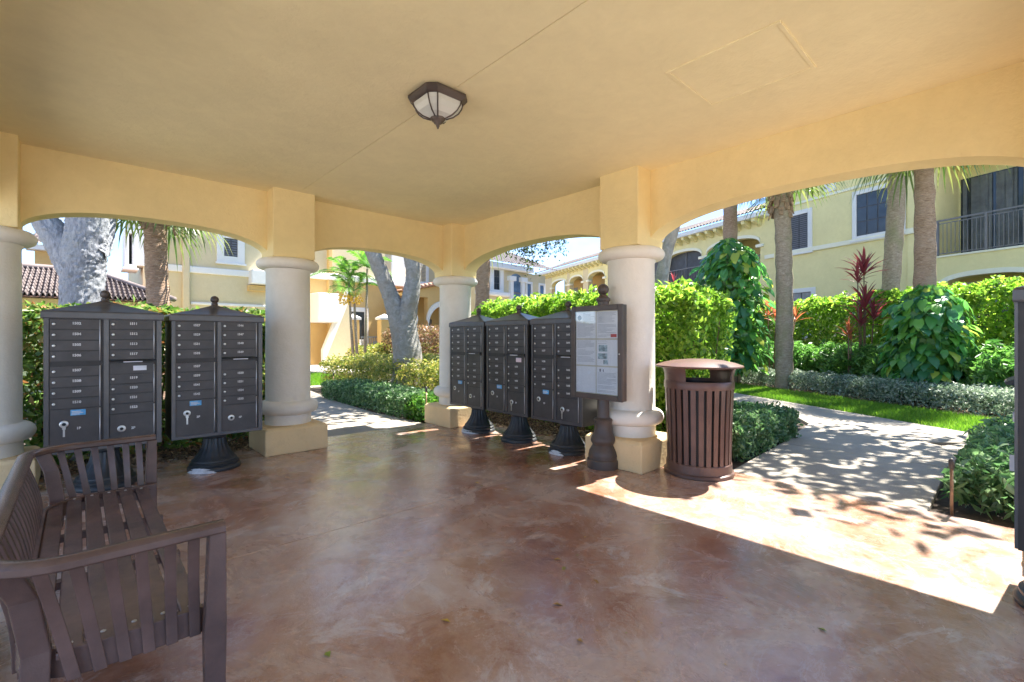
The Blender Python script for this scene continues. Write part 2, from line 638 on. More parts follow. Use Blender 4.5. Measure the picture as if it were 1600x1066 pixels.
leaf_mat('leaf_hedge', [(0.065, 0.15, 0.02), (0.14, 0.26, 0.03), (0.24, 0.37, 0.045), (0.34, 0.42, 0.07)], 0.55)
leaf_mat('leaf_olive', [(0.04, 0.075, 0.018), (0.085, 0.125, 0.025), (0.17, 0.18, 0.035), (0.27, 0.19, 0.06)], 0.35)
leaf_mat('leaf_mixed', [(0.042, 0.098, 0.021), (0.084, 0.168, 0.028), (0.14, 0.238, 0.042), (0.21, 0.28, 0.07), (0.392, 0.154, 0.063)], 0.35)
leaf_mat('leaf_yellow', [(0.081, 0.127, 0.025), (0.184, 0.23, 0.04), (0.345, 0.333, 0.069), (0.46, 0.356, 0.115)], 0.35)
leaf_mat('leaf_blue', [(0.05, 0.115, 0.045), (0.09, 0.18, 0.07), (0.145, 0.25, 0.10), (0.25, 0.34, 0.19)], 0.35, 0.35, (0.45, 0.75, 0.25))
leaf_mat('leaf_silver', [(0.09, 0.15, 0.09), (0.165, 0.232, 0.15), (0.285, 0.345, 0.255), (0.45, 0.48, 0.405)], 0.25, 0.35, (0.5, 0.7, 0.4))
leaf_mat('leaf_vine', [(0.038, 0.128, 0.033), (0.068, 0.195, 0.045), (0.112, 0.27, 0.053), (0.21, 0.375, 0.06)], 0.38, 0.28)
leaf_mat('leaf_fern', [(0.048, 0.136, 0.029), (0.096, 0.232, 0.048), (0.176, 0.32, 0.072)], 0.4, 0.35)
leaf_mat('leaf_oak', [(0.03, 0.055, 0.018), (0.055, 0.085, 0.025), (0.08, 0.12, 0.035)], 0.3)
leaf_mat('leaf_palm', [(0.055, 0.10, 0.025), (0.09, 0.15, 0.03), (0.15, 0.20, 0.05), (0.24, 0.24, 0.09)], 0.3, 0.4)
leaf_mat('leaf_palm_bright', [(0.04, 0.13, 0.02), (0.08, 0.20, 0.03), (0.16, 0.28, 0.04)], 0.4, 0.35)
leaf_mat('leaf_red', [(0.08, 0.022, 0.022), (0.14, 0.03, 0.036), (0.25, 0.05, 0.06), (0.13, 0.06, 0.04)], 0.35, 0.35, (0.7, 0.2, 0.22))
leaf_mat('leaf_scarlet', [(0.28, 0.04, 0.035), (0.36, 0.10, 0.05), (0.26, 0.20, 0.06)], 0.4, 0.4, (0.8, 0.2, 0.1))
leaf_mat('leaf_russet', [(0.16, 0.07, 0.05), (0.26, 0.13, 0.08), (0.12, 0.12, 0.04), (0.34, 0.20, 0.13)], 0.35)
leaf_mat('dry_leaf', [(0.06, 0.035, 0.02), (0.14, 0.085, 0.045), (0.26, 0.17, 0.09), (0.38, 0.29, 0.17)], 0.1, 0.8)
leaf_mat('blade_grass', [(0.07, 0.17, 0.012), (0.12, 0.25, 0.02), (0.20, 0.31, 0.03)], 0.45, 0.5)
bark('bark_oak', [(0.15, 0.155, 0.17), (0.27, 0.28, 0.305), (0.40, 0.415, 0.44), (0.29, 0.31, 0.31)], (9, 9, 2.6), 0.8, 2.4)
bark('bark_smooth', [(0.17, 0.165, 0.15), (0.28, 0.275, 0.255), (0.39, 0.385, 0.37), (0.30, 0.235, 0.155)], (3, 3, 3), 0.6, 3)
bark('bark_palm', [(0.17, 0.105, 0.065), (0.40, 0.27, 0.185), (0.58, 0.43, 0.32), (0.46, 0.34, 0.26)], (3, 3, 9), 0.6, 4, 9)
bark('bark_grey_palm', [(0.20, 0.155, 0.11), (0.38, 0.30, 0.225), (0.54, 0.45, 0.36), (0.25, 0.26, 0.13)], (3, 3, 7), 0.5, 4, 10)

# ---------------------------------------------------------------- ground, paths
ground = MB().box(-300, 300, -300, 300, -0.4, -0.06).build('ground', 'soil')
tag(ground, kind='structure')

FLOOR_X0, FLOOR_X1, FLOOR_Y0, FLOOR_Y1 = -5.75, 0.455, -7.25, 0.30
fl = MB()
for (a0, a1) in ((FLOOR_X0, FLOOR_X1),):
    for (b0, b1) in ((FLOOR_Y0, -3.002), (-2.998, FLOOR_Y1)):
        fl.box(a0, a1, b0, b1, -0.15, 0.0)
floor = fl.build('floor', 'stained_floor', bevel=0.003, segs=1)
tag(floor, kind='structure')
# strip under the saw cuts
tag(MB().box(FLOOR_X0 + .01, FLOOR_X1 - .01, FLOOR_Y0 + .01, FLOOR_Y1 - .01, -0.15, -0.006).build('floor_joint', 'soil', floor))

# ---------------------------------------------------------------- pavilion
ZC = 3.24          # ceiling
ZP = 2.405         # underside of the piers, top of the capitals
LX, LY = -5.27, -6.79
pav = empty('pavilion', (0, 0, 0), 0, 'open mail pavilion with ochre stucco arches on round grey columns', 'pavilion')


def arch_pts(a, b, zs, zc, n=40, p=2.35):
    out = []
    for i in range(n + 1):
        u = -math.cos(math.pi * i / n)
        z = zs + (zc - zs) * max(0.0, 1 - abs(u) ** p) ** (1 / p)
        out.append(((a + b) / 2 + (b - a) / 2 * u, z))
    return out


def arch_wall(mb, a, b, zs, zc, ztop, t0, t1, axis='x', n=40, p=2.35, zleg=None):
    """wall from a to b (along axis) above an arch; t0..t1 is the thickness range"""
    pr = arch_pts(a, b, zs, zc, n, p)
    vs = []
    for (s, z) in pr:
        for (tt, zz) in ((t0, z), (t0, ztop), (t1, z), (t1, ztop)):
            vs.append((s, tt, zz) if axis == 'x' else (tt, s, zz))
    fs = []
    for i in range(len(pr) - 1):
        k, q = i * 4, (i + 1) * 4
        fs += [(k, q, q + 1, k + 1), (k + 2, k + 3, q + 3, q + 2), (k, k + 2, q + 2, q), (k + 1, q + 1, q + 3, k + 3)]
    e = (len(pr) - 1) * 4
    fs += [(0, 1, 3, 2), (e, e + 2, e + 3, e + 1)]
    return mb.add(vs, fs)


HW = 0.25
XB, YD = -2.632, -3.390
for (a, b) in ((LX + HW, XB - HW), (XB + HW, -HW)):
    arch_wall(MB(), a - .03, b + .03, ZP + .0, 2.705, ZC + .06, 0.0, 0.245).build('arch_beam', 'ochre_stucco', pav, auto=35)
    arch_wall(MB(), a - .03, b + .03, ZP + .0, 2.705, ZC + .06, LY - 0.245, LY).build('arch_beam', 'ochre_stucco', pav, auto=35)
for (a, b) in ((LY + HW, YD - HW), (YD + HW, -HW)):
    arch_wall(MB(), a - .03, b + .03, ZP + .0, 2.765, ZC + .06, 0.0, 0.245, 'y').build('arch_beam', 'ochre_stucco', pav, auto=35)
    arch_wall(MB(), a - .03, b + .03, ZP + .0, 2.765, ZC + .06, LX - 0.245, LX, 'y').build('arch_beam', 'ochre_stucco', pav, auto=35)

prof = [(0.268, 0.30), (0.270, 0.325), (0.270, 0.445)]
for k in range(13):
    a = -math.pi / 2 + math.pi * k / 12
    prof.append((0.270 + 0.088 * math.cos(a), 0.532 + 0.085 * math.sin(a)))
prof += [(0.264, 0.625), (0.263, 1.2), (0.258, 2.24), (0.270, 2.255), (0.272, 2.27)]
for k in range(13):
    a = -math.pi / 2 + math.pi * k / 12
    prof.append((0.290 + 0.078 * math.cos(a), 2.338 + 0.068 * math.sin(a)))
prof += [(0.25, 2.407), (0.2, 2.408)]
col_mesh = MB().lathe(prof, 64)
base_mb = MB()
B = 0.368
base_mb.add([(-B, -B, 0), (B, -B, 0), (B, B, 0), (-B, B, 0), (-B, -B, .295), (B, -B, .295), (B, B, .295), (-B, B, .295),
             (-B + .035, -B + .035, .325), (B - .035, -B + .035, .325), (B - .035, B - .035, .325), (-B + .035, B - .035, .325)],
            [(0, 3, 2, 1), (0, 1, 5, 4), (1, 2, 6, 5), (2, 3, 7, 6), (3, 0, 4, 7), (4, 5, 9, 8), (5, 6, 10, 9), (6, 7, 11, 10), (7, 4, 8, 11), (8, 9, 10, 11)])
pier_mb = MB().box(-HW, HW, -HW, HW, ZP, ZC + .05)
first = None
for (x, y) in ((0, 0), (XB, 0), (LX, 0), (0, YD), (0, LY), (LX, LY), (LX, YD), (XB, LY)):
    if first is None:
        c0 = col_mesh.build('column', 'column_paint', pav, (x, y, 0), auto=50)
        b0 = base_mb.build('base_block', 'base_stucco', c0, bevel=0.012)
        p0 = pier_mb.build('pier', 'ochre_stucco', c0, bevel=0.01)
        first = (c0, b0, p0)
    else:
        cc = link_copy(first[0], pav, (x, y, 0))
        link_copy(first[1], cc)
        link_copy(first[2], cc)
# ceiling boards with a joint, access hatch
for (a0, a1) in ((LX - .2, -2.583), (-2.577, .2)):
    MB().box(a0, a1, LY - .2, .2, ZC, ZC + .03).build('ceiling_panel', 'ceiling_stucco', pav)
MB().box(LX - .2, .2, LY - .2, .2, ZC + .034, ZC + .07).build('ceiling_backing', 'ochre_stucco', pav)
h = MB().box(-1.61, -0.965, -5.435, -4.76, ZC - .004, ZC + .01).build('ceiling_hatch', 'ceiling_stucco', pav, bevel=0.003)
for (x0, x1, y0, y1) in ((-1.635, -1.610, -5.46, -4.735), (-0.965, -0.94, -5.46, -4.735), (-1.61, -0.965, -5.46, -5.435), (-1.61, -0.965, -4.76, -4.735)):
    MB().box(x0, x1, y0, y1, ZC - .010, ZC + .006).build('hatch_trim', 'ceiling_stucco', h, bevel=0.003)
EV = 0.648
rf = MB()
x0, x1, y0, y1 = LX - EV, EV, LY - EV, EV
rf.add([(x0, y0, 3.20), (x1, y0, 3.20), (x1, y1, 3.20), (x0, y1, 3.20), (x0, y0, 3.36), (x1, y0, 3.36), (x1, y1, 3.36), (x0, y1, 3.36),
        (LX / 2, LY / 2 - .6, 4.9), (LX / 2, LY / 2 + .6, 4.9),
        (LX - .24, LY - .24, 3.20), (.24, LY - .24, 3.20), (.24, .24, 3.20), (LX - .24, .24, 3.20)],
       [(0, 1, 5, 4), (1, 2, 6, 5), (2, 3, 7, 6), (3, 0, 4, 7), (4, 5, 8), (5, 6, 9, 8), (6, 7, 9), (7, 4, 8, 9), (0, 10, 11, 1), (1, 11, 12, 2), (2, 12, 13, 3), (3, 13, 10, 0)])
rf.build('roof', 'pale_trim', pav)

# ---------------------------------------------------------------- ceiling lamp
lamp = empty('ceiling_lamp', (-2.61, -3.40, ZC), R(0), 'dark bronze ceiling lamp with frosted glass panes under the ochre ceiling', 'lamp')


def octa(r, ch, z):
    return [(r, -r + ch, z), (r, r - ch, z), (r - ch, r, z), (-r + ch, r, z), (-r, r - ch, z), (-r, -r + ch, z), (-r + ch, -r, z), (r - ch, -r, z)]


def octa_shell(mb, rings):
    n0 = []
    for (r, ch, z) in rings:
        n0 += octa(r, ch, z)
    fs = []
    for k in range(len(rings) - 1):
        for i in range(8):
            j = (i + 1) % 8
            fs.append((k * 8 + i, k * 8 + j, (k + 1) * 8 + j, (k + 1) * 8 + i))
    fs.append(tuple(range(8)))
    fs.append(tuple((len(rings) - 1) * 8 + i for i in range(8)))
    return mb.add(n0, fs)


octa_shell(MB(), [(.165, .055, 0), (.185, .06, -.012), (.185, .06, -.03), (.170, .055, -.05), (.158, .05, -.062)]).build('rim', 'case_brown', lamp)
curve = [(.152, .05, -.060), (.145, .048, -.09), (.125, .041, -.125), (.092, .031, -.155), (.045, .015, -.175)]
g = MB()
for k in range(len(curve) - 1):
    pass
octa_shell(g, curve).build('glass_bowl', 'frosted_glass', lamp)
for i in range(8):
    pts = [Vector(octa(r + .003, ch, z)[i]) for (r, ch, z) in curve]
    MB().tube(pts, .006, 6).build('rib', 'case_brown', lamp, smooth=True)
MB().lathe([(.055, -.166), (.058, -.175), (.045, -.19), (.03, -.20), (.03, -.208), (.012, -.215), (.014, -.225), (.004, -.25)], 16).build('finial', 'case_brown', lamp, smooth=True)

# ---------------------------------------------------------------- mailboxes
TXT = {}


def text_mesh(s, size):
    k = (s, size)
    if k not in TXT:
        cu = bpy.data.curves.new('t', 'FONT')
        cu.body = s
        cu.size = size
        cu.align_x = 'CENTER'
        cu.align_y = 'CENTER'
        cu.offset = 0.0012
        cu.resolution_u = 2
        o = bpy.data.objects.new('t', cu)
        COL.objects.link(o)
        bpy.context.view_layer.update()
        me = bpy.data.meshes.new_from_object(o)
        bpy.data.objects.remove(o)
        bpy.data.curves.remove(cu)
        me.materials.clear()
        me.materials.append(MAT['decal_white'])
        TXT[k] = me
    return TXT[k]


def put_text(s, size, parent, loc):
    o = bpy.data.objects.new('number', text_mesh(s, size))
    COL.objects.link(o)
    o.parent = parent
    o.location = loc
    o.rotation_euler = (R(90), 0, 0)
    return o


def mesh_of(mb, mat, smooth=False, auto=None):
    o = mb.build('tmp', mat, smooth=smooth, auto=auto)
    me = o.data
    bpy.data.objects.remove(o)
    return me


def inst(name, me, parent, loc=(0, 0, 0), rot=(0, 0, 0)):
    o = bpy.data.objects.new(name, me)
    COL.objects.link(o)
    o.parent = parent
    o.location = loc
    o.rotation_euler = rot
    return o


FY = -0.230      # front face of the cabinet
DW = 0.325


def door_mesh(wd, hh):
    o = MB().box(0, wd, -0.006, 0.002, 0, hh).build('tmp', 'bronze')
    me = o.data
    bpy.data.objects.remove(o)
    return me


DOORS = {}
ME = {
    'lock': mesh_of(MB().lathe([(.0115, 0), (.0115, .004), (.009, .006), (.004, .0065)], 14, axis='-y'), 'steel', True),
    'biglock': mesh_of(MB().lathe([(.031, 0), (.031, .004), (.028, .006), (.013, .006), (.012, .010), (.003, .0105)], 24, axis='-y'), 'steel', auto=40),
    'keyhole': mesh_of(MB().lathe([(.0135, 0), (.0135, .0025)], 16, axis='-y').box(-.024, -.019, -.0005, 0, -.002, .002), 'keyhole_black'),
    'key': mesh_of(MB().box(-.007, .007, -.010, -.006, -.085, -.005).box(-.012, .012, -.011, -.007, -.02, .006), 'steel'),
    'body': mesh_of(MB().box(-.41, .41, FY, .23, .385, 1.60), 'cabinet_dark'),
    'hood': mesh_of(MB().prism([(0, 0)], 0, 0) if False else MB().add(
        [(-.172, FY, .035), (.172, FY, .035), (-.172, FY - .045, .012), (.172, FY - .045, .012), (-.172, FY, 0), (.172, FY, 0), (-.172, FY - .042, 0), (.172, FY - .042, 0)],
        [(0, 2, 3, 1), (2, 6, 7, 3), (6, 4, 5, 7), (0, 4, 6, 2), (1, 3, 7, 5)]), 'cast_black'),
    'hood_slot': mesh_of(MB().box(-.07, .07, FY - .048, FY - .041, .006, .014), 'sticker_white'),
    'sticker': mesh_of(MB().box(-.05, .05, FY - .009, FY - .0065, -.025, .025), 'sticker_blue'),
    'sticker_ink': mesh_of(MB().box(-.042, .02, FY - .0105, FY - .0092, .006, .012).box(-.042, .035, FY - .0105, FY - .0092, -.006, 0).box(-.042, .01, FY - .0105, FY - .0092, -.017, -.012), 'decal_white'),
    'tag_white': mesh_of(MB().box(-.05, .05, FY - .009, FY - .0065, -.022, .022), 'sticker_white'),
    'tag_pink': mesh_of(MB().box(-.05, .05, FY - .009, FY - .0065, -.028, .028), 'sticker_pink'),
}
# frame edges round the two door columns
fm = MB()
for (x0, x1) in ((-.41, -.378), (-.018, .018), (.372, .41)):
    fm.box(x0, x1, FY - .012, FY + .004, .39, 1.595)
fm.box(-.378, -.018, FY - .0115, FY + .004, .39, .418)
fm.box(.018, .372, FY - .0115, FY + .004, .39, .418)
ME['frame'] = mesh_of(fm, 'bronze_light')
# cap: lip, concave hipped top
cap = MB()
rings = [(.425, .245, 1.575), (.428, .248, 1.585), (.428, .248, 1.632), (.418, .238, 1.645), (.30, .17, 1.675), (.19, .108, 1.705), (.10, .06, 1.732), (.05, .045, 1.748), (.0, .0, 1.75)]
vs, fs = [], []
for (a, b_, z) in rings:
    vs += [(-a, -b_, z), (a, -b_, z), (a, b_, z), (-a, b_, z)]
for k in range(len(rings) - 1):
    for i in range(4):
        j = (i + 1) % 4
        fs.append((k * 4 + i, k * 4 + j, (k + 1) * 4 + j, (k + 1) * 4 + i))
fs.append((3, 2, 1, 0))
cap.add(vs, fs)
ME['cap'] = mesh_of(cap, 'bronze_light')
fin = [(.05, 1.735), (.048, 1.752), (.034, 1.757), (.030, 1.772), (.036, 1.778), (.024, 1.786)]
for k in range(9):
    a = -1.2 + (math.pi / 2 + 1.2) * k / 8
    fin.append((max(.041 * math.cos(a), .001), 1.822 + .041 * math.sin(a)))
ME['finial'] = mesh_of(MB().lathe(fin, 24), 'case_brown', True)
pp = [(.245, 0), (.25, .012), (.25, .03), (.235, .045), (.228, .05), (.232, .058), (.232, .072), (.215, .085), (.21, .09), (.213, .10), (.208, .11), (.190, .125), (.165, .16), (.14, .20), (.12, .245), (.11, .29), (.106, .33), (.112, .338), (.118, .35), (.118, .388)]
ME['pedestal'] = mesh_of(MB().lathe(pp, 72, flute=.010, nf=18, z0=.124, z1=.33), 'cast_black', auto=45)


def mailbox(loc, rz, label, L, Rr, parcels, opts, group='mailbox cabinets on fluted pedestals'):
    t = empty('mailbox', loc, rz, label, 'mailbox', group)
    inst('pedestal', ME['pedestal'], t)
    inst('cabinet', ME['body'], t)
    inst('frame', ME['frame'], t)
    inst('cap', ME['cap'], t)
    inst('finial', ME['finial'], t)
    zl = [1.575 - .095 * i for i in range(1, 5)] + [1.157 - .0945 * i for i in range(1, 5)]
    zr = [1.580 - .095 * i for i in range(1, 5)] + [1.067 - .0925 * i for i in range(1, 5)]

    def door(name, x, z, wd, hh):
        k = (round(wd, 3), round(hh, 3))
        if k not in DOORS:
            DOORS[k] = door_mesh(wd, hh)
        return inst(name, DOORS[k], t, (x, FY, z))
    for x, zs, nums in ((-.372, zl, L), (.024, zr, Rr)):
        for z, nm in zip(zs, nums):
            d = door('door', x, z + .005, DW, .0845)
            inst('lock', ME['lock'], d, (.025, -.006, .042))
            put_text(nm, .030, d, (.172, -.0075, .05))
    d = door('parcel_door', -.372, .42, DW, .355)
    inst('lock', ME['biglock'], d, (.09, -.006, .225))
    inst('keyhole', ME['keyhole'], d, (.09, -.0145, .225))
    put_text(parcels[0], .03, d, (.185, -.0075, .18))
    if opts.get('keyL'):
        inst('key', ME['key'], d, (.09, -.006, .20))
    d2 = door('parcel_door', .024, .42, DW, .272)
    inst('lock', ME['biglock'], d2, (.085, -.006, .137))
    inst('keyhole', ME['keyhole'], d2, (.085, -.0145, .137))
    put_text(parcels[1], .03, d2, (.17, -.0075, .135))
    if opts.get('keyR'):
        inst('key', ME['key'], d2, (.085, -.006, .11))
    d3 = door('outgoing_door', .024, 1.070, DW, .098)
    if opts.get('tag'):
        inst('label_plate', ME[opts['tag']], d3, (.22, -FY, .05))
    inst('mail_hood', ME['hood'], t, (.19, 0, 1.172))
    inst('slot_lip', ME['hood_slot'], t, (.19, 0, 1.172))
    s = inst('sticker', ME['sticker'], t, (opts.get('sx', -.2), 0, .742))
    inst('sticker_print', ME['sticker_ink'], s)
    for x in (-.043, .352):
        for (z0, z1) in ((1.20, 1.572), (.784, 1.155), (.425, .77)):
            k = ('hinge', round(z1 - z0, 3))
            if k not in DOORS:
                DOORS[k] = mesh_of(MB().lathe([(.005, 0), (.005, z1 - z0)], 8), 'hinge', True)
            inst('hinge', DOORS[k], t, (x, FY - .006, z0))
    if opts.get('mortar'):
        mm = MB()
        a0, a1 = opts['mortar']
        prev = None
        n = 14
        vs, fs = [], []
        for i in range(n + 1):
            a = a0 + (a1 - a0) * i / n
            hh = .055 * math.sin(math.pi * i / n) ** .5 + random.uniform(-.004, .004)
            vs += [(.253 * math.cos(a), .253 * math.sin(a), 0), (.2525 * math.cos(a), .2525 * math.sin(a), max(hh * .5, .002)), (.243 * math.cos(a), .243 * math.sin(a), max(hh, .003)), (.262 * math.cos(a), .262 * math.sin(a), 0.001)]
        for i in range(n):
            k, q = i * 4, (i + 1) * 4
            fs += [(k + 3, q + 3, q + 1, k + 1), (k + 1, q + 1, q + 2, k + 2)]
        mm.add(vs, fs).build('mortar', 'mortar_splash', t)
    return t


n16 = lambda a: [str(v) for v in a]
mailbox((-4.43, -.46, 0), 0, 'mailbox cabinet behind the bench, numbers 1502 to 1523, key hanging from parcel door', n16([1502, 1504, 1505, 1506, 1507, 1508, 1509, 1510]), n16([1511, 1512, 1513, 1517, 1519, 1520, 1521, 1523]), ('1P', '2P'), {'keyL': 1, 'tag': 'tag_white', 'sx': -.19})
mailbox((-3.53, -.46, 0), 0, 'mailbox cabinet with numbers 1527 to 1555, between the bench and a grey column', n16([1527, 1529, 1531, 1535, 1537, 1539, 1541, 1545]), n16([1546, 1547, 1548, 1549, 1550, 1551, 1554, 1555]), ('3P', '4P'), {'keyL': 1, 'sx': -.21, 'mortar': (3.3, 4.6)})
mailbox((-.15, -.81, 0), R(-90), 'mailbox cabinet beside the far corner column, mortar splashed round its whole base', n16(range(1602, 1610)), n16(range(1610, 1618)), ('5P', '6P'), {'sx': -.15, 'mortar': (2.6, 5.6)})
mailbox((-.15, -1.70, 0), R(-90), 'middle one of three mailbox cabinets in a row, pink label on its outgoing slot', n16(range(1618, 1626)), n16(range(1626, 1634)), ('7P', '8P'), {'keyR': 1, 'tag': 'tag_pink', 'sx': -.14})
mailbox((-.15, -2.59, 0), R(-90), 'mailbox cabinet partly hidden by the notice case, grey patch on its base', n16(range(1634, 1642)), n16(range(1642, 1650)), ('9P', '10P'), {'keyR': 1, 'sx': -.16, 'mortar': (4.2, 5.2)})
m6 = mailbox((-.89, -6.622, 0), R(180), 'mailbox cabinet seen edge-on at the picture border with papers taped to it', n16(range(1650, 1658)), n16(range(1658, 1666)), ('11P', '12P'), {'sx': -.16})
MB().box(-.02, .0, FY - .022, FY - .008, .95, 1.0).build('taped_paper', 'sticker_white', m6)
MB().box(.30, .304, FY - .03, FY - .008, .74, .82).build('taped_paper', 'sticker_white', m6)

# ---------------------------------------------------------------- notice case on a post
nc = empty('notice_case', (-.40, -3.30, 0), R(-90), 'brown glazed notice case on a turned post in front of a column', 'notice case')
pp = [(.172, 0), (.175, .05), (.172, .09), (.16, .10), (.158, .12), (.162, .135), (.150, .18), (.128, .22), (.115, .245), (.118, .258), (.130, .275), (.135, .30), (.125, .33), (.105, .37), (.098, .42), (.095, .48), (.10, .50), (.104, .515), (.095, .53), (.07, .54), (.066, .56), (.062, 1.80), (.075, 1.81), (.078, 1.835), (.06, 1.85), (.045, 1.865), (.04, 1.88)]
for k in range(9):
    a = -1.15 + (math.pi / 2 + 1.15) * k / 8
    pp.append((max(.062 * math.cos(a), .001), 1.935 + .062 * math.sin(a)))
MB().lathe(pp, 36).build('post', 'case_brown', nc, auto=40)
CW, Z0, Z1, YF = .335, .75, 1.752, -.135
MB().box(-CW, CW, YF + .02, YF + .085, Z0, Z1).build('case_body', 'case_brown', nc, bevel=.004)
for (x0, x1, z0, z1) in ((-CW - .004, -CW + .055, Z0 - .004, Z1 + .004), (CW - .055, CW + .004, Z0 - .004, Z1 + .004), (-CW + .055, CW - .055, Z0 - .004, Z0 + .055), (-CW + .055, CW - .055, Z1 - .055, Z1 + .004)):
    MB().box(x0, x1, YF - .004, YF + .022, z0, z1).build('door_frame', 'case_brown', nc, bevel=.006)
MB().box(-CW + .05, CW - .05, YF + .014, YF + .018, Z0 + .05, Z1 - .05).build('back_board', 'board_back', nc)
MB().box(-CW + .05, CW - .05, YF + .001, YF + .003, Z0 + .05, Z1 - .05).build('glass', 'case_glass', nc)
MB().lathe([(.008, 0), (.008, .006), (.003, .009)], 12, (CW - .03, YF - .004, 1.24), '-y').build('lock', 'steel', nc, smooth=True)
pw = (2 * CW - .13) / 2
ys = YF + .0135
rows = [(Z1 - .065 - .285, Z1 - .065), (Z1 - .065 - .575, Z1 - .065 - .30), (Z0 + .063, Z1 - .065 - .59)]
for r_, (za, zb) in enumerate(rows):
    for c_ in range(2):
        xa = -CW + .06 + c_ * (pw + .008)
        pap = MB().box(xa, xa + pw - .002, ys - .001, ys, za, zb).build('notice', 'paper', nc)
        ink = MB()
        n = int((zb - za) / .0125)
        if (r_, c_) == (2, 0):
            n = 0
        for i in range(1, n):
            z = zb - i * .0125
            if (r_, c_) == (1, 1) and not (zb - .04 < z):
                continue
            if (r_, c_) == (2, 1) and z > zb - .06:
                continue
            xs = xa + .018 + (.075 if (r_ == 0 and c_ == 0 and i < 8) else 0)
            xe = xa + pw - .02 - random.choice([0, 0, .02, .05, .12])
            if random.random() < .9 and xe > xs + .02:
                ink.box(xs, xe, ys - .0022, ys - .0014, z - .0022, z + .0018)
        if ink.v:
            ink.build('print', 'ink_light', pap)
        if (r_, c_) == (0, 0):
            MB().lathe([(.028, 0), (.028, .001)], 18, (xa + .045, ys - .0012, zb - .06), '-y').build('emblem', 'ink', pap)
        if (r_, c_) == (0, 1):
            MB().box(xa + pw - .085, xa + pw - .012, ys - .0034, ys - .0024, za + .012, za + .045).build('red_stamp', 'ink_red', pap)
        if (r_, c_) == (1, 1):
            for (u0, v0, u1, v1) in ((.03, .15, .14, .22), (.02, .07, .14, .13), (.09, .015, .15, .06)):
                MB().box(xa + u0, xa + u1, ys - .0024, ys - .0014, za + v0, za + v1).build('photo', 'photo_print', pap)
        if (r_, c_) == (2, 1):
            MB().box(xa + .04, xa + .058, ys - .0024, ys - .0014, zb - .05, zb - .02).box(xa + .085, xa + .095, ys - .0024, ys - .0014, zb - .05, zb - .025).build('picture', 'ink', pap)

# ---------------------------------------------------------------- litter bin
bn = empty('litter_bin', (.17, -4.10, 0), 0, 'round brown slatted litter bin with domed lid at the pavilion edge', 'litter bin')
MB().lathe([(.335, 0), (.345, .006), (.345, .035), (.325, .045), (.322, .125), (.315, .132), (.30, .132)], 56).build('base_ring', 'bin_brown', bn, auto=40)
MB().lathe([(.285, .10), (.295, .50), (.30, .93), (.285, .935), (.28, .90)], 40, cap=True).build('liner', 'bin_liner', bn, auto=40)
sm = MB()
pr = [(-.0225, .313, .125), (-.0235, .322, .5), (-.0245, .338, .90)]
sm.add([(x * s_, -rr_, z) for (x, rr_, z) in pr for s_ in (1, -1)] + [(x * s_, -rr_ + .010, z) for (x, rr_, z) in pr for s_ in (1, -1)],
       [(0, 1, 3, 2), (2, 3, 5, 4), (6, 8, 9, 7), (8, 10, 11, 9), (0, 2, 8, 6), (2, 4, 10, 8), (1, 7, 9, 3), (3, 9, 11, 5), (0, 6, 7, 1), (4, 5, 11, 10)])
slat = mesh_of(sm, 'bin_brown')
for i in range(28):
    inst('slat', slat, bn, (0, 0, 0), (0, 0, 2 * math.pi * (i + .35) / 28))
MB().lathe([(.325, .885), (.343, .885), (.345, .895), (.346, .955), (.340, .965), (.325, .965), (.325, .885)], 56, cap=False).build('top_ring', 'bin_brown', bn, auto=40)


def arc_panel(a0, a1, prof_, n=14):
    mb = MB()
    vs, fs = [], []
    m_ = len(prof_)
    for i in range(n + 1):
        a = a0 + (a1 - a0) * i / n
        for (r, z) in prof_:
            vs.append((r * math.cos(a), r * math.sin(a), z))
    for i in range(n):
        for k in range(m_):
            q = (k + 1) % m_
            fs.append((i * m_ + k, (i + 1) * m_ + k, (i + 1) * m_ + q, i * m_ + q))
    fs += [tuple(range(m_)), tuple(n * m_ + k for k in range(m_))[::-1]]
    return mb.add(vs, fs)


hp = [(.338, .96), (.341, 1.03), (.352, 1.075), (.372, 1.112), (.355, 1.112), (.338, 1.075), (.328, 1.03), (.326, .96)]
for (a, b_) in ((271, 365), (91, 185)):
    arc_panel(R(a), R(b_), hp).build('hood_panel', 'bin_brown', bn, auto=40)
MB().lathe([(.36, 1.098), (.425, 1.104), (.432, 1.112), (.428, 1.122), (.35, 1.15), (.25, 1.172), (.12, 1.185), (.02, 1.188)], 64).build('lid', 'bin_brown', bn, auto=45)

# ---------------------------------------------------------------- bench
be = empty('bench', (-4.5, -3.45, 0), 0, 'brown slatted metal bench with one curved rail for arms and back', 'bench')
OX, OY = -4.5, -3.45
ZA = .75


def L_(x, y, z):
    return (x - OX, y - OY, z)


def rail_path(inset, z, n=12):
    """front of near arm, round the two back corners, to the front of the far arm"""
    xb, xf, yn, yf = -4.835 + inset, -4.235, -4.485 + inset, -2.435 - inset
    rc = .21
    pts = [(xf, yn), (-4.42, yn)]
    for k in range(n + 1):
        a = math.pi * 1.5 - (math.pi / 2) * k / n
        pts.append((xb + rc + rc * math.cos(a), yn + rc + rc * math.sin(a)))
    pts.append((xb, -3.8)); pts.append((xb - .0, -3.1))
    for k in range(n + 1):
        a = math.pi - (math.pi / 2) * k / n
        pts.append((xb + rc + rc * math.cos(a), yf - rc + rc * math.sin(a)))
    pts += [(-4.42, yf), (xf, yf)]
    return [L_(x, y, z) for x, y in pts]


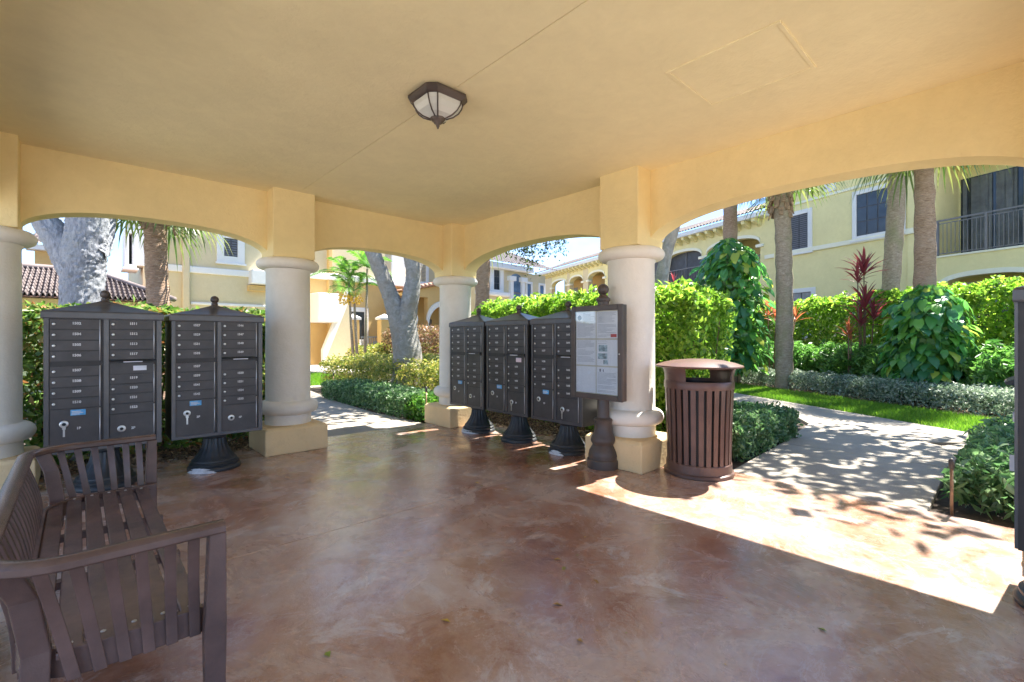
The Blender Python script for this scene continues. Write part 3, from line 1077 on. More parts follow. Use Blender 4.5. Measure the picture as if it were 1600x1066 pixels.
sec = [(-.031, -.013), (-.022, -.021), (.022, -.021), (.031, -.013), (.031, .006), (.018, .016), (-.018, .016), (-.031, .006)]
MB().sweep(rail_path(0, ZA - .012), sec).build('top_rail', 'bench_brown', be, auto=40)
sec2 = [(-.011, -.045), (.011, -.045), (.011, .045), (-.011, .045)]
MB().sweep(rail_path(.075, .395), sec2).build('seat_rail', 'bench_brown', be, auto=30, bevel=.004)


def bowed(p0, p1, wd, th, bow, side):
    """flat strip from p0 up to p1, bowed outwards; side = direction of its width"""
    p0, p1, side = Vector(p0), Vector(p1), Vector(side)
    out = (side.cross(Vector((0, 0, 1)))).normalized()
    pts, mb = [], MB()
    n = 8
    vs, fs = [], []
    for i in range(n + 1):
        u = i / n
        p = p0.lerp(p1, u) + out * (bow * math.sin(math.pi * u))
        for (a, b_) in ((-1, -1), (1, -1), (1, 1), (-1, 1)):
            vs.append(p + side * (a * wd / 2) + out * (b_ * th / 2))
    for i in range(n):
        for k in range(4):
            q = (k + 1) % 4
            fs.append((i * 4 + k, i * 4 + q, (i + 1) * 4 + q, (i + 1) * 4 + k))
    fs += [(3, 2, 1, 0), (n * 4, n * 4 + 1, n * 4 + 2, n * 4 + 3)]
    return mb.add(vs, fs)


for (yt, yb, sy) in ((-4.485, -4.415, -1), (-2.435, -2.505, 1)):
    for i in range(6):
        x = -4.325 - i * .066
        lean = .022 * max(0, i - 1)
        bowed(L_(x + .012 + lean * .2, yb + sy * .014, .352), L_(x - lean * .5, yt, ZA - .03), .034, .013, -.018 * (-sy), (1, 0, 0)).build('arm_slat', 'bench_brown', be, bevel=.003)
for i in range(19):
    y = -4.235 + i * (1.55 / 18)
    bowed(L_(-4.765, y, .34), L_(-4.835, y, ZA - .03), .034, .013, .02, (0, 1, 0)).build('back_slat', 'bench_brown', be, bevel=.003)
for (yy, sy) in ((-4.47, -1), (-2.45, 1)):
    # front legs, tapered boards from the floor to the arm
    f = MB()
    vs = []
    for (z, wx, x) in ((0, .028, -4.262), (.35, .034, -4.262), (ZA - .03, .026, -4.255)):
        vs += [L_(x - wx, yy - .026, z), L_(x + wx, yy - .026, z), L_(x + wx, yy + .026, z), L_(x - wx, yy + .026, z)]
    f.add(vs, [(0, 3, 2, 1), (0, 1, 5, 4), (1, 2, 6, 5), (2, 3, 7, 6), (3, 0, 4, 7), (4, 5, 9, 8), (5, 6, 10, 9), (6, 7, 11, 10), (7, 4, 8, 11), (8, 9, 10, 11)])
    f.build('leg', 'bench_brown', be, bevel=.005)
    # rear legs flare out to the rounded corner
    f = MB()
    vs = []
    for (z, x, y) in ((0, -4.80, yy + sy * .01), (.30, -4.715, yy - sy * .075), (.45, -4.71, yy - sy * .085), (.62, -4.735, yy - sy * .075), (ZA - .028, -4.772, yy - sy * .045)):
        vs += [L_(x - .034, y - .02, z), L_(x + .034, y - .02, z), L_(x + .034, y + .02, z), L_(x - .034, y + .02, z)]
    fs = [(0, 3, 2, 1), (16, 17, 18, 19)]
    for k in range(4):
        for i in range(4):
            j = (i + 1) % 4
            fs.append((k * 4 + i, k * 4 + j, (k + 1) * 4 + j, (k + 1) * 4 + i))
    f.add(vs, fs).build('leg', 'bench_brown', be, bevel=.005)
sl_me = mesh_of(MB().box(-.033, .033, -.955, .955, -.012, .012), 'bench_brown')
for i in range(6):
    x = -4.715 + i * .0795
    o = inst('seat_slat', sl_me, be, L_(x, -3.45, .428 - .004 * abs(i - 2.5)))
    bm = o.modifiers.new('b', 'BEVEL')
    bm.width = .006
    bm.segments = 2
bolt_me = mesh_of(MB().lathe([(.008, 0), (.0075, .003), (.004, .005)], 10), 'hinge', True)
for i in range(6):
    for y in (-4.36, -2.54):
        inst('bolt', bolt_me, be, L_(-4.715 + i * .0795, y, .4385 - .004 * abs(i - 2.5)))
for y in (-4.36, -3.75, -3.15, -2.54):
    MB().box(-.24, .24, -.02, .02, -.03, 0).build('cross_bar', 'bench_brown', be, L_(-4.51, y, .4135))

# ================================================================ outdoors
# ---------------------------------------------------------------- paths, lawns, drive
def slab_path(name, quads, z=-.008, mat='walk_concrete'):
    root = None
    for q in quads:
        mb = MB()
        vs = [(x, y, z) for x, y in q] + [(x, y, -.12) for x, y in q]
        n = len(q)
        mb.add(vs, [tuple(range(n)), tuple(range(n, 2 * n))[::-1]] + [(i, i + n, (i + 1) % n + n, (i + 1) % n) for i in range(n)])
        if root is None:
            root = mb.build(name, mat, bevel=.006, segs=1)
            tag(root, kind='structure')
        else:
            mb.build('slab', mat, root, bevel=.006, segs=1)
    return root


# direction of the cross path, the lawn strip and the planting on the open side
A = Vector((4.90, -6.354, 0)); Bp = Vector((7.578, -1.883, 0))
DV = (Bp - A).normalized()              # along the strip
NV = Vector((DV.y, -DV.x, 0))           # away from the pavilion


def S(s, d):
    p = A + DV * s + NV * d
    return (p.x, p.y)


def row_xy(u, d):
    """points for arrays: along-strip u, outwards d"""
    return np.stack([A.x + DV.x * u + NV.x * d, A.y + DV.y * u + NV.y * d], axis=1)


g = .006
slab_path('side_path', [
    [(.46, -5.88), (2.365 - g, -5.85), (2.365 - g, -4.20), (.46, -4.30)],
    [(2.365 + g, -5.85), (4.35, -5.95), S(-.02, -1.35), S(2.1, -1.3), S(3.2, -1.15), (4.95, -3.62), (4.3, -4.0), (2.365 + g, -4.2)],
    [S(-3.2, -1.55), S(-3.2, 0), S(.2 - g, 0), S(.2 - g, -1.33), (4.35, -5.98), (3.9, -6.6)],
    [S(.2 + g, 0), S(.2 + g, -1.33), S(2.1, -1.3), S(3.2 - g, -1.15), S(3.2 - g, 0)],
    [S(3.2 + g, -1.15), S(3.2 + g, 0), S(6.4 - g, 0), S(6.4 - g, -1.2)],
    [S(6.4 + g, -1.2), S(6.4 + g, 0), S(12, 0), S(12, -1.2)]])
slab_path('entry_path', [
    [(-2.25, .306), (-.40, .306), (-.47, 2.05 - g), (-2.25, 2.05 - g)],
    [(-2.25, 2.05 + g), (-.47, 2.05 + g), (-.36, 3.9 - g), (-2.25, 3.9 - g)],
    [(-2.25, 3.9 + g), (-.36, 3.9 + g), (.1, 7.5), (-2.0, 7.5)]])
slab_path('cross_walk', [[(-12, 7.51), (4, 7.51), (4, 8.0), (-12, 8.0)]], -.01)
slab_path('driveway', [[(-40, 13.4), (60, 13.0), (60, 21.4), (-40, 21.6)]], -.02, 'driveway')
slab_path('rear_bounce_paving', [[(-40, -40), (-6.6, -40), (-6.6, 12), (-40, 12)]], -.02, 'driveway')  # unseen pale paving, added to bounce sunlight up into the pavilion
slab_path('front_bounce_paving', [[(-6.55, -40), (40, -40), (40, -12), (-6.55, -8.4)]], -.022, 'driveway')  # also added out of view, throws sunlight back under the roof


def grass(name, pts, h=.055, wd=.008, label=None):
    n = len(pts)
    a = rng.uniform(0, 2 * math.pi, n)
    hh = h * rng.uniform(.6, 1.35, n)
    lean = rng.normal(0, .35, (n, 2)) * hh[:, None]
    dx = np.stack([np.cos(a), np.sin(a)], axis=1) * wd / 2
    z0 = pts[:, 2]
    v = np.zeros((n, 3, 3))
    v[:, 0, :2] = pts[:, :2] - dx; v[:, 0, 2] = z0
    v[:, 1, :2] = pts[:, :2] + dx; v[:, 1, 2] = z0
    v[:, 2, :2] = pts[:, :2] + lean; v[:, 2, 2] = z0 + hh
    f = np.arange(n * 3).reshape(n, 3)
    o = mesh_arrays(name, v.reshape(-1, 3), f, 'blade_grass')
    return tag(o, label, 'grass', kind='stuff')


plain('turf', (0.10, 0.19, 0.02), 0.9, 0, 0.3, 9, 0.5, 80)
mb = MB()
q = [S(-3.2, .02), S(-3.2, 1.7), S(2, 1.75), S(6, 1.7), S(12, 1.6), S(12, .02)]
mb.add([(x, y, -.02) for x, y in q], [tuple(range(len(q)))])
tag(mb.build('lawn', 'turf'), kind='structure')
n = 52000
u = rng.uniform(-3.2, 12, n); d = rng.uniform(.01, 1.72, n)
xy = row_xy(u, d)
grass('grass', np.concatenate([xy, np.full((n, 1), -.025)], axis=1), .075, .012, 'bright green grass strip between the concrete path and planting')
mb = MB().add([(-14, 8.02, -.02), (2.4, 8.02, -.02), (2.4, 13.3, -.02), (-14, 13.3, -.02)], [(0, 1, 2, 3)])
tag(mb.build('lawn', 'turf'), kind='structure')
n = 26000
xy = np.stack([rng.uniform(-4, 2.6, n), rng.uniform(8.0, 13.3, n), np.full(n, -.025)], axis=1)
grass('grass', xy, .08, .018, 'bright green lawn between the far path and the driveway')


# ---------------------------------------------------------------- mulch and litter
def litter(name, x0, x1, y0, y1, n, size, mat, label, z=-.03, zr=.05):
    p = np.stack([rng.uniform(x0, x1, n), rng.uniform(y0, y1, n), z + rng.uniform(0, zr, n)], axis=1)
    nv = np.zeros((n, 3)); nv[:, 2] = 1
    o = leaf_cloud(name, p, nv, size, size * .42, mat, None, .35, 0, .3, .5)
    return tag(o, label, 'mulch', kind='stuff')


litter('mulch', -6.4, -2.3, .1, 1.0, 6500, .06, 'dry_leaf', 'dry leaf mulch behind the mailboxes near the bench')
litter('mulch', .30, 1.5, -3.6, .4, 7000, .055, 'dry_leaf', 'pale leaf mulch behind the row of three mailboxes', zr=.08)
n = 9000
u = rng.uniform(-3.2, 12, n); d = rng.uniform(1.9, 4.5, n)
p = np.concatenate([row_xy(u, d), rng.uniform(-.04, .03, (n, 1))], axis=1)
nv = np.zeros((n, 3)); nv[:, 2] = 1
tag(leaf_cloud('mulch', p, nv, .07, .03, 'dry_leaf', None, .3), 'dark leaf mulch along the grass strip', 'mulch', kind='stuff')
# a few leaves blown on to the floor
spots = [(872, 946, 'dry_leaf', .06), (696, 971, 'leaf_palm_bright', .045), (870, 875, 'dry_leaf', .04), (881, 890, 'dry_leaf', .03), (512, 1024, 'dry_leaf', .05), (932, 910, 'dry_leaf', .04), (1285, 985, 'leaf_palm_bright', .04), (906, 1003, 'dry_leaf', .03), (915, 840, 'dry_leaf', .035), (745, 755, 'dry_leaf', .035), (752, 760, 'dry_leaf', .03), (790, 765, 'dry_leaf', .03)]
fp = []
for (px, py, mt, sz) in spots:
    d = FPX * 1.4 / (py - HOR)
    p = at_depth(px, py, d)
    fp.append((p.x, p.y, .006))
nv = np.zeros((len(fp), 3)); nv[:, 2] = 1
leaf_mat('fallen', [(0.45, 0.26, 0.05), (0.55, 0.38, 0.06), (0.30, 0.16, 0.06), (0.25, 0.40, 0.06)], 0.1, 0.7)
tag(leaf_cloud('leaf_litter', np.array(fp), nv, .05, .025, 'fallen', None, .12, 0, .3, .3), 'small dry leaves scattered on the stained floor', 'leaf litter', kind='stuff')
n = 160
p = np.stack([rng.uniform(-3.2, .4, n), rng.uniform(-5.6, .2, n), np.full(n, .003)], axis=1)
nv = np.zeros((n, 3)); nv[:, 2] = 1
tag(leaf_cloud('floor_debris', p, nv, .016, .008, 'fallen', None, .1), 'tiny bits of leaf on the stained floor', 'leaf litter', kind='stuff')


# ---------------------------------------------------------------- hedges
def hedge(name, label, cat, n, box, leaf, mat, group=None, depth=.25, rnd=.2, lump=.06, faces='xXyYZ', spread=.75, hang=.3, stems=12, rot=None, inner=.25):
    x0, x1, y0, y1, z0, z1 = box
    P, N = shell_box(int(n * (1 - inner)), x0, x1, y0, y1, z0, z1, depth, rnd, faces, lump)
    m_ = int(n * inner)
    Pi = np.stack([rng.uniform(x0 + .1, x1 - .1, m_), rng.uniform(y0 + .1, y1 - .1, m_), z0 + (z1 - z0) * rng.uniform(0, .92, m_)], axis=1)
    Ni = rng.normal(0, 1, (m_, 3))
    P = np.concatenate([P, Pi]); N = np.concatenate([N, Ni])
    c = np.array([(x0 + x1) / 2, (y0 + y1) / 2, 0])
    loc, rz = (c[0], c[1], 0), 0.0
    if rot is not None:
        loc, rz = (rot[0], rot[1], 0), rot[2]
        c = np.zeros(3)
    t = empty(name, loc, rz, label, cat, group)
    o = leaf_cloud('foliage', P - c, N, leaf[0], leaf[1], mat, t, spread, hang)
    tag(o, kind='stuff')
    if stems:
        sm_ = MB()
        for i in range(stems):
            x = random.uniform(x0 + .15, x1 - .15) - c[0]; y = random.uniform(y0 + .1, y1 - .1) - c[1]
            h_ = (z1 - z0) * random.uniform(.6, .9)
            for k in range(2):
                dx, dy = random.uniform(-.2, .2), random.uniform(-.2, .2)
                sm_.tube([(x, y, -.05), (x + dx * .4, y + dy * .4, h_ * .4), (x + dx, y + dy, h_)], [.018, .013, .006], 5)
        tag(sm_.build('stems', 'twig', t), kind='stuff')
    return t


hedge('hedge', 'tall clipped green hedge behind the row of three mailboxes', 'hedge', 44000, (1.1, 2.2, -3.60, .95, 0, 2.14), (.085, .046), 'leaf_hedge', 'clipped hedges', faces='xyZX', stems=40, rnd=.3, lump=.07)
hedge('hedge', 'mixed green and rust hedge behind the mailboxes at the bench', 'hedge', 24000, (-7.6, -2.45, .85, 1.9, 0, 1.78), (.095, .05), 'leaf_mixed', 'clipped hedges', faces='yXZ', stems=40, spread=.9)
hedge('low_hedge', 'low blue-green hedge edging the path beyond the far corner column', 'hedge', 15000, (-.40, .50, .95, 4.85, 0, .40), (.075, .03), 'leaf_blue', 'low clipped borders', depth=.12, rnd=.12, lump=.03, stems=0)
hedge('low_hedge', 'low green border beside the litter bin and concrete path', 'hedge', 19000, (.95, 2.9, -4.22, -3.3, 0, .44), (.065, .03), 'leaf_blue', 'low clipped borders', depth=.14, rnd=.14, lump=.03, stems=0)
hedge('shrub', 'yellow-green shrub bed round the forked tree beyond the corner column', 'shrub', 30000, (.55, 3.6, 1.1, 7.4, 0, .90), (.085, .036), 'leaf_yellow', None, depth=.25, rnd=.28, lump=.09, stems=20)
hedge('shrub', 'small bright green plant at the base of the corner column', 'shrub', 1500, (-.38, .35, .50, .98, 0, .40), (.11, .035), 'leaf_palm_bright', None, depth=.2, rnd=.2, lump=.05, stems=0)

# rows beyond the grass strip, laid out in the strip's own frame (x = along, y = outwards)
ROT = (A.x, A.y, math.atan2(DV.y, DV.x))
# in that frame +y points to the left of DV, so outwards is -y
hedge('low_hedge', 'low silver-green groundcover hedge behind the grass strip', 'hedge', 42000, (-4, 12, -3.1, -2.05, 0, .45), (.075, .032), 'leaf_silver', 'low clipped borders', depth=.14, rnd=.15, lump=.05, stems=0, rot=ROT, faces='xyYZ')
hedge('fern_bed', 'leafy green fern bed between the silver hedge and tall hedge', 'ferns', 34000, (-4, 12, -4.7, -3.15, 0, 1.15), (.19, .055), 'leaf_fern', None, depth=.35, rnd=.4, lump=.16, stems=0, rot=ROT, faces='YZ', spread=.6)
hedge('hedge', 'tall yellow-green hedge in front of the yellow building', 'hedge', 60000, (-5, 14, -6.0, -4.75, 0, 2.72), (.13, .075), 'leaf_hedge', 'clipped hedges', depth=.35, rnd=.35, lump=.14, stems=60, rot=ROT, faces='YZ')
hedge('shrub', 'low leafy plants around a path light at the picture border', 'shrub', 12000, (.75, 4.2, -7.6, -6.02, 0, .36), (.115, .04), 'leaf_blue', None, depth=.25, rnd=.2, lump=.08, stems=0, spread=.7)

# far planting by the driveway
p = ground_at(530, 27)
hedge('shrub', 'round green bush beside the outdoor stairs', 'shrub', 5000, (p.x - 1.1, p.x + .9, p.y - .6, p.y + 1.2, 0, 1.25), (.13, .07), 'leaf_olive', 'bushes along the driveway', depth=.35, rnd=.5, lump=.1, stems=6)
p = ground_at(600, 25)
hedge('shrub', 'yellow variegated bushes beside the driveway below the fruiting palm', 'shrub', 15000, (p.x - 1.9, p.x + 5.5, p.y - 2.2, p.y + .2, 0, 1.05), (.13, .06), 'leaf_yellow', 'bushes along the driveway', depth=.35, rnd=.4, lump=.12, stems=6)
p = ground_at(655, 23.5)
hedge('shrub', 'russet bush in front of the arched entry', 'shrub', 8000, (p.x - 1.5, p.x + 2.4, p.y - .9, p.y + 1.0, 0, 2.0), (.13, .07), 'leaf_russet', 'bushes along the driveway', depth=.4, rnd=.5, lump=.15, stems=12)


# ---------------------------------------------------------------- trees
def fan_leaf(mb, base, direction, petiole, blade, nseg=22, droop=.35):
    """palmetto frond: stalk and a fan of narrow drooping segments"""
    d = Vector(direction).normalized()
    up = Vector((0, 0, 1))
    side = d.cross(up)
    if side.length < .05:
        side = Vector((1, 0, 0))
    side.normalize()
    nrm = side.cross(d).normalized()
    base = Vector(base)
    c = base + d * petiole + Vector((0, 0, -droop * .25 * petiole))
    q = side * .018
    mb.add([base - q, base + q, c + q * .7, c - q * .7], [(0, 1, 2, 3)])
    for i in range(nseg):
        a = R(-118 + 236 * i / (nseg - 1))
        dd = (d * math.cos(a) + side * math.sin(a)).normalized()
        L = blade * (1 - .30 * abs(a) / R(118)) * random.uniform(.88, 1.08)
        wd = dd.cross(nrm).normalized() * (.028 * blade)
        p1 = c + dd * L * .5 + nrm * (.06 * L) - Vector((0, 0, droop * .10 * L))
        p2 = c + dd * L * .8 - Vector((0, 0, droop * .40 * L))
        p3 = c + dd * L * .95 - Vector((0, 0, droop * .95 * L))
        mb.add([c, p1 - wd, p1 + wd, p2 - wd * .6, p2 + wd * .6, p3], [(0, 1, 2), (1, 3, 4, 2), (3, 5, 4)])


def trunk_path(p0, p1, n=10, wob=.04):
    p0, p1 = Vector(p0), Vector(p1)
    out = []
    ph = random.uniform(0, 6)
    for i in range(n + 1):
        u = i / n
        p = p0.lerp(p1, u)
        p.x += wob * math.sin(ph + u * 5)
        p.y += wob * math.cos(ph * 1.3 + u * 4)
        out.append(p)
    return out


def cabbage_palm(name, label, base, top, r0, r1, mat='bark_palm', fronds=26, blade=1.0, petiole=.9, boots=0, group='cabbage palms', low=-.75, cols='leaf_palm'):
    t = empty(name, base, 0, label, 'palm', group)
    b0 = Vector((0, 0, -.1)); b1 = Vector(top) - Vector(base)
    pts = trunk_path(b0, b1, 26, .05)
    MB().tube(pts, [r0 + (r1 - r0) * i / 26 + .012 * math.sin(i * 2.4) for i in range(27)], 18, .03).build('trunk', mat, t, smooth=True)
    cr_ = MB()
    ga = 2.399
    for i in range(fronds):
        el = R(75) - (R(75) - math.asin(low)) * (i / (fronds - 1)) ** .8
        a = i * ga + random.uniform(-.2, .2)
        d = (math.cos(a) * math.cos(el), math.sin(a) * math.cos(el), math.sin(el))
        fan_leaf(cr_, b1 + Vector((0, 0, -.1)), d, petiole * random.uniform(.85, 1.15), blade * random.uniform(.85, 1.1), 22, .55)
    cr_.build('crown', cols, t)
    for k in range(boots):
        a = k * 2.4
        z = b1.z - .12 - .8 * (k / max(1, boots))
        u = z / b1.z
        c = Vector((b1.x * u, b1.y * u, z))
        o = Vector((math.cos(a), math.sin(a), 0))
        s_ = Vector((-o.y, o.x, 0)) * .07
        rr = r1 + .02
        b_ = MB().add([c + o * rr - s_, c + o * rr + s_, c + o * (rr + .07) + s_ * .7 + Vector((0, 0, -.22)), c + o * (rr + .07) - s_ * .7 + Vector((0, 0, -.22)),
                       c + o * (rr + .05) - s_, c + o * (rr + .05) + s_, c + o * (rr + .11) + s_ * .7 + Vector((0, 0, -.21)), c + o * (rr + .11) - s_ * .7 + Vector((0, 0, -.21))],
                      [(0, 1, 2, 3), (4, 7, 6, 5), (0, 4, 5, 1), (1, 5, 6, 2), (2, 6, 7, 3), (3, 7, 4, 0)])
        b_.build('old_frond_base', 'frond_boot', t)
    return t


def crown_points(n, centre, rad, lumps=26):
    """leaf positions in many clumps inside an ellipsoid"""
    c = rng.normal(0, 1, (lumps, 3)); c = norm(c) * rng.uniform(.35, 1.0, (lumps, 1))
    c = c * np.array(rad) + np.array(centre)
    k = rng.integers(0, lumps, n)
    p = c[k] + rng.normal(0, 1, (n, 3)) * np.array(rad) * .17
    return p


def limb(mb, p0, p1, r0, r1, n=6, wob=.12):
    pts = trunk_path(p0, p1, n, wob * .5)
    pts[0] = Vector(p0)
    mb.tube(pts, [r0 + (r1 - r0) * i / n for i in range(n + 1)], 10, .05)


def rough_tube(mb, pts, rad, n=84, m=110, amp=.03, fr=9.0, fz=1.6):
    from mathutils import noise as mn
    pts = [Vector(p) for p in pts]
    k = len(pts) - 1
    fine, rr = [], []
    for i in range(m + 1):
        u = i / m * k
        a = min(int(u), k - 1); f = u - a
        p0, p1, p2, p3 = pts[max(a - 1, 0)], pts[a], pts[a + 1], pts[min(a + 2, k)]
        fine.append(.5 * ((2 * p1) + (p2 - p0) * f + (2 * p0 - 5 * p1 + 4 * p2 - p3) * f * f + (3 * p1 - p0 - 3 * p2 + p3) * f ** 3))
        rr.append(rad[a] + (rad[a + 1] - rad[a]) * f)
    vs, fs = [], []
    a0 = Vector((1, 0, 0))
    seed = random.uniform(0, 50)
    for i, p in enumerate(fine):
        t = (fine[min(i + 1, m)] - fine[max(i - 1, 0)]).normalized()
        a0 = (a0 - t * a0.dot(t)).normalized()
        b0 = t.cross(a0)
        for j in range(n):
            th = 2 * math.pi * j / n
            q = Vector((math.cos(th) * rr[i] * fr, math.sin(th) * rr[i] * fr, p.z * fz * 3 + seed))
            w1 = mn.noise(q * 1.6)
            h = abs(mn.noise(q * 2.2 + Vector((w1, w1, 0)))) * 2.2 - .6 + .5 * mn.noise(q * 6) + .8 * mn.noise(q * .35)
            vs.append(p + (a0 * math.cos(th) + b0 * math.sin(th)) * (rr[i] + amp * h))
    for i in range(m):
        for j in range(n):
            l = (j + 1) % n
            fs.append((i * n + j, i * n + l, (i + 1) * n + l, (i + 1) * n + j))
    fs.append(tuple(m * n + j for j in range(n)))
    mb.add(vs, fs)


# big forked oak beyond the mailboxes at the bench
d_oak = 8.6
bo = ground_at(130, d_oak)
oak = empty('oak_tree', bo, 0, 'massive grey oak trunk forking above the roof behind the bench mailboxes', 'tree', 'shade trees')


def rel(px, py, d, base):
    return at_depth(px, py, d) - base


mb = MB()
rough_tube(mb, [(0, 0, -.2), rel(129, 500, d_oak, bo), rel(129, 440, d_oak, bo), rel(131, 400, d_oak, bo), rel(136, 360, d_oak, bo), rel(140, 320, d_oak, bo), rel(150, 250, d_oak, bo), rel(165, 150, d_oak, bo)],
        [.46, .325, .315, .325, .30, .285, .25, .2], 88, 130, .026)
rough_tube(mb, [rel(124, 440, d_oak, bo), rel(108, 405, d_oak - .05, bo), rel(88, 370, d_oak - .1, bo), rel(66, 338, d_oak - .15, bo), rel(30, 290, d_oak - .2, bo), rel(-30, 200, d_oak - .2, bo)],
        [.22, .225, .21, .19, .18, .14], 70, 100, .022)
rough_tube(mb, [rel(150, 400, d_oak, bo), rel(161, 385, d_oak + .25, bo), rel(168, 350, d_oak + .5, bo), rel(172, 300, d_oak + .8, bo)], [.16, .14, .12, .11], 40, 40, .02)
mb.build('trunk', 'bark_oak', oak, smooth=True)
pts = crown_points(9000, tuple(rel(110, 60, d_oak, bo)), (3.4, 3.0, 1.4), 40)
leaf_cloud('crown', pts, rng.normal(0, 1, (len(pts), 3)), .09, .035, 'leaf_oak', oak, .5)

# smooth forked tree in the shrub bed
d_y = 11.0
by = ground_at(638, d_y)
yt = empty('forked_tree', by, 0, 'smooth grey tree forking in a V above the yellow shrub bed', 'tree', 'shade trees')
mb = MB()
rough_tube(mb, [(-.02, 0, -.2), rel(637, 560, d_y, by), rel(633, 530, d_y, by), rel(628, 510, d_y, by), rel(622, 495, d_y, by), rel(611, 464, d_y, by), rel(598, 432, d_y, by), rel(588, 408, d_y, by), rel(580, 388, d_y, by), rel(560, 340, d_y, by), rel(520, 250, d_y, by)],
        [.42, .335, .305, .285, .24, .19, .175, .17, .175, .14, .08], 56, 90, .012, 5.0, 2.5)
rough_tube(mb, [rel(637, 552, d_y, by), rel(634, 530, d_y, by), rel(633, 510, d_y, by), rel(636, 492, d_y, by), rel(642, 462, d_y, by), rel(646, 432, d_y, by), rel(643, 408, d_y, by), rel(640, 385, d_y, by), rel(650, 330, d_y, by), rel(670, 240, d_y, by)],
        [.31, .30, .275, .235, .20, .17, .165, .16, .13, .08], 56, 90, .012, 5.0, 2.5)
mb.build('trunk', 'bark_smooth', yt, smooth=True)
pts = crown_points(2600, (2.0 - by.x, 2.9 - by.y, 6.6), (1.9, 2.6, .7), 46)
leaf_cloud('crown', pts, rng.normal(0, 1, (len(pts), 3)), .24, .13, 'leaf_oak', yt, .5)

# oak whose branch hangs down beside the far roof, and one shading the side path
bx = ground_at(700, 15)
o2 = empty('oak_tree', bx, 0, 'oak with fine twigs hanging against the blue sky over the far roof', 'tree', 'shade trees')
mb = MB()
limb(mb, (0, 0, -.1), (.3, 0, 5.2), .28, .2)
limb(mb, (.3, 0, 5.0), rel(860, 340, 14, bx), .14, .04)
tw = []
for (px, py) in ((830, 392), (850, 400), (868, 384), (880, 378), (812, 395), (795, 398), (825, 412), (835, 420), (860, 390), (845, 385), (875, 392), (818, 405)):
    e = rel(px, py, 13.5 + random.uniform(-.5, .5), bx)
    st = rel(px + random.uniform(-10, 10), py - 50, 13.8, bx)
    mb.tube([st, st.lerp(e, .5) + Vector((0, 0, .1)), e], [.015, .01, .005], 5)
    tw.append((st, e))
mb.build('trunk', 'bark_smooth', o2, smooth=True)
P_ = []
for (st, e) in tw:
    k = 110
    u = rng.uniform(.1, 1.05, (k, 1))
    P_.append(np.array(st) * (1 - u) + np.array(e) * u + rng.normal(0, .13, (k, 3)))
P_ = np.concatenate(P_ + [crown_points(4500, tuple(rel(800, 250, 14, bx)), (3, 3, 1.2), 30)])
leaf_cloud('crown', P_, rng.normal(0, 1, (len(P_), 3)), .10, .045, 'leaf_oak', o2, .5)

o3 = empty('oak_tree', (5.6, -9.6, 0), 0, 'shade tree outside the frame casting dappled light on the side path', 'tree', 'shade trees')
mb = MB()
limb(mb, (0, 0, -.1), (-.1, .3, 3.6), .26, .2)
limb(mb, (-.1, .3, 3.5), (-.9, 2.6, 5.6), .15, .05)
limb(mb, (-.1, .3, 3.5), (.8, 3.4, 6.0), .14, .04)
limb(mb, (-.1, .3, 3.5), (-2.0, 1.0, 5.6), .13, .04)
mb.build('trunk', 'bark_smooth', o3, smooth=True)
pts = np.concatenate([crown_points(2500, (.5, 4.1, 6.6), (2.5, 2.3, .8), 50), crown_points(600, (-1.2, 1.2, 6.1), (1.6, 1.6, .7), 24)])
leaf_cloud('crown', pts, rng.normal(0, 1, (len(pts), 3)), .26, .15, 'leaf_oak', o3, .5)

# cabbage palms
b = ground_at(246, 10.4)
cabbage_palm('cabbage_palm', 'cabbage palm with ragged brown trunk between the two mailboxes at the bench', b, rel(247, 296, 10.4, Vector((0, 0, 0))), .215, .205, 'bark_palm', 26, .95, .75, 16, low=-.6)
b = ground_at(757, 13.5)
cabbage_palm('cabbage_palm', 'brown palm trunk beside the far corner column', b, rel(757, 310, 13.5, Vector((0, 0, 0))), .22, .19, 'bark_palm', 20, 1.0, .9, 0)
b = ground_at(1143, 15.2)
cabbage_palm('cabbage_palm', 'palm whose trunk rises out of the big leafy vine', b, rel(1144, 215, 15.2, Vector((0, 0, 0))), .22, .21, 'bark_palm', 22, 1.0, .9, 0)
b = ground_at(1228, 13.3)
cabbage_palm('cabbage_palm', 'slender grey palm trunk with mossy foot and skirt of old frond bases', b, rel(1219, 284, 13.3, Vector((0, 0, 0))), .23, .20, 'bark_grey_palm', 18, 1.0, .8, 30, low=-.15)
b = ground_at(1386, 14.2)
cabbage_palm('cabbage_palm', 'palm trunk in front of the square window of the yellow building', b, rel(1402, 180, 14.2, Vector((0, 0, 0))), .23, .22, 'bark_grey_palm', 26, 1.0, .9, 0)
b = ground_at(1452, 11.2)
cabbage_palm('cabbage_palm', 'thick palm trunk beside the railed balcony, vine at its foot', b, rel(1436, 184, 11.2, Vector((0, 0, 0))), .24, .17, 'bark_palm', 30, 1.0, .8, 0)
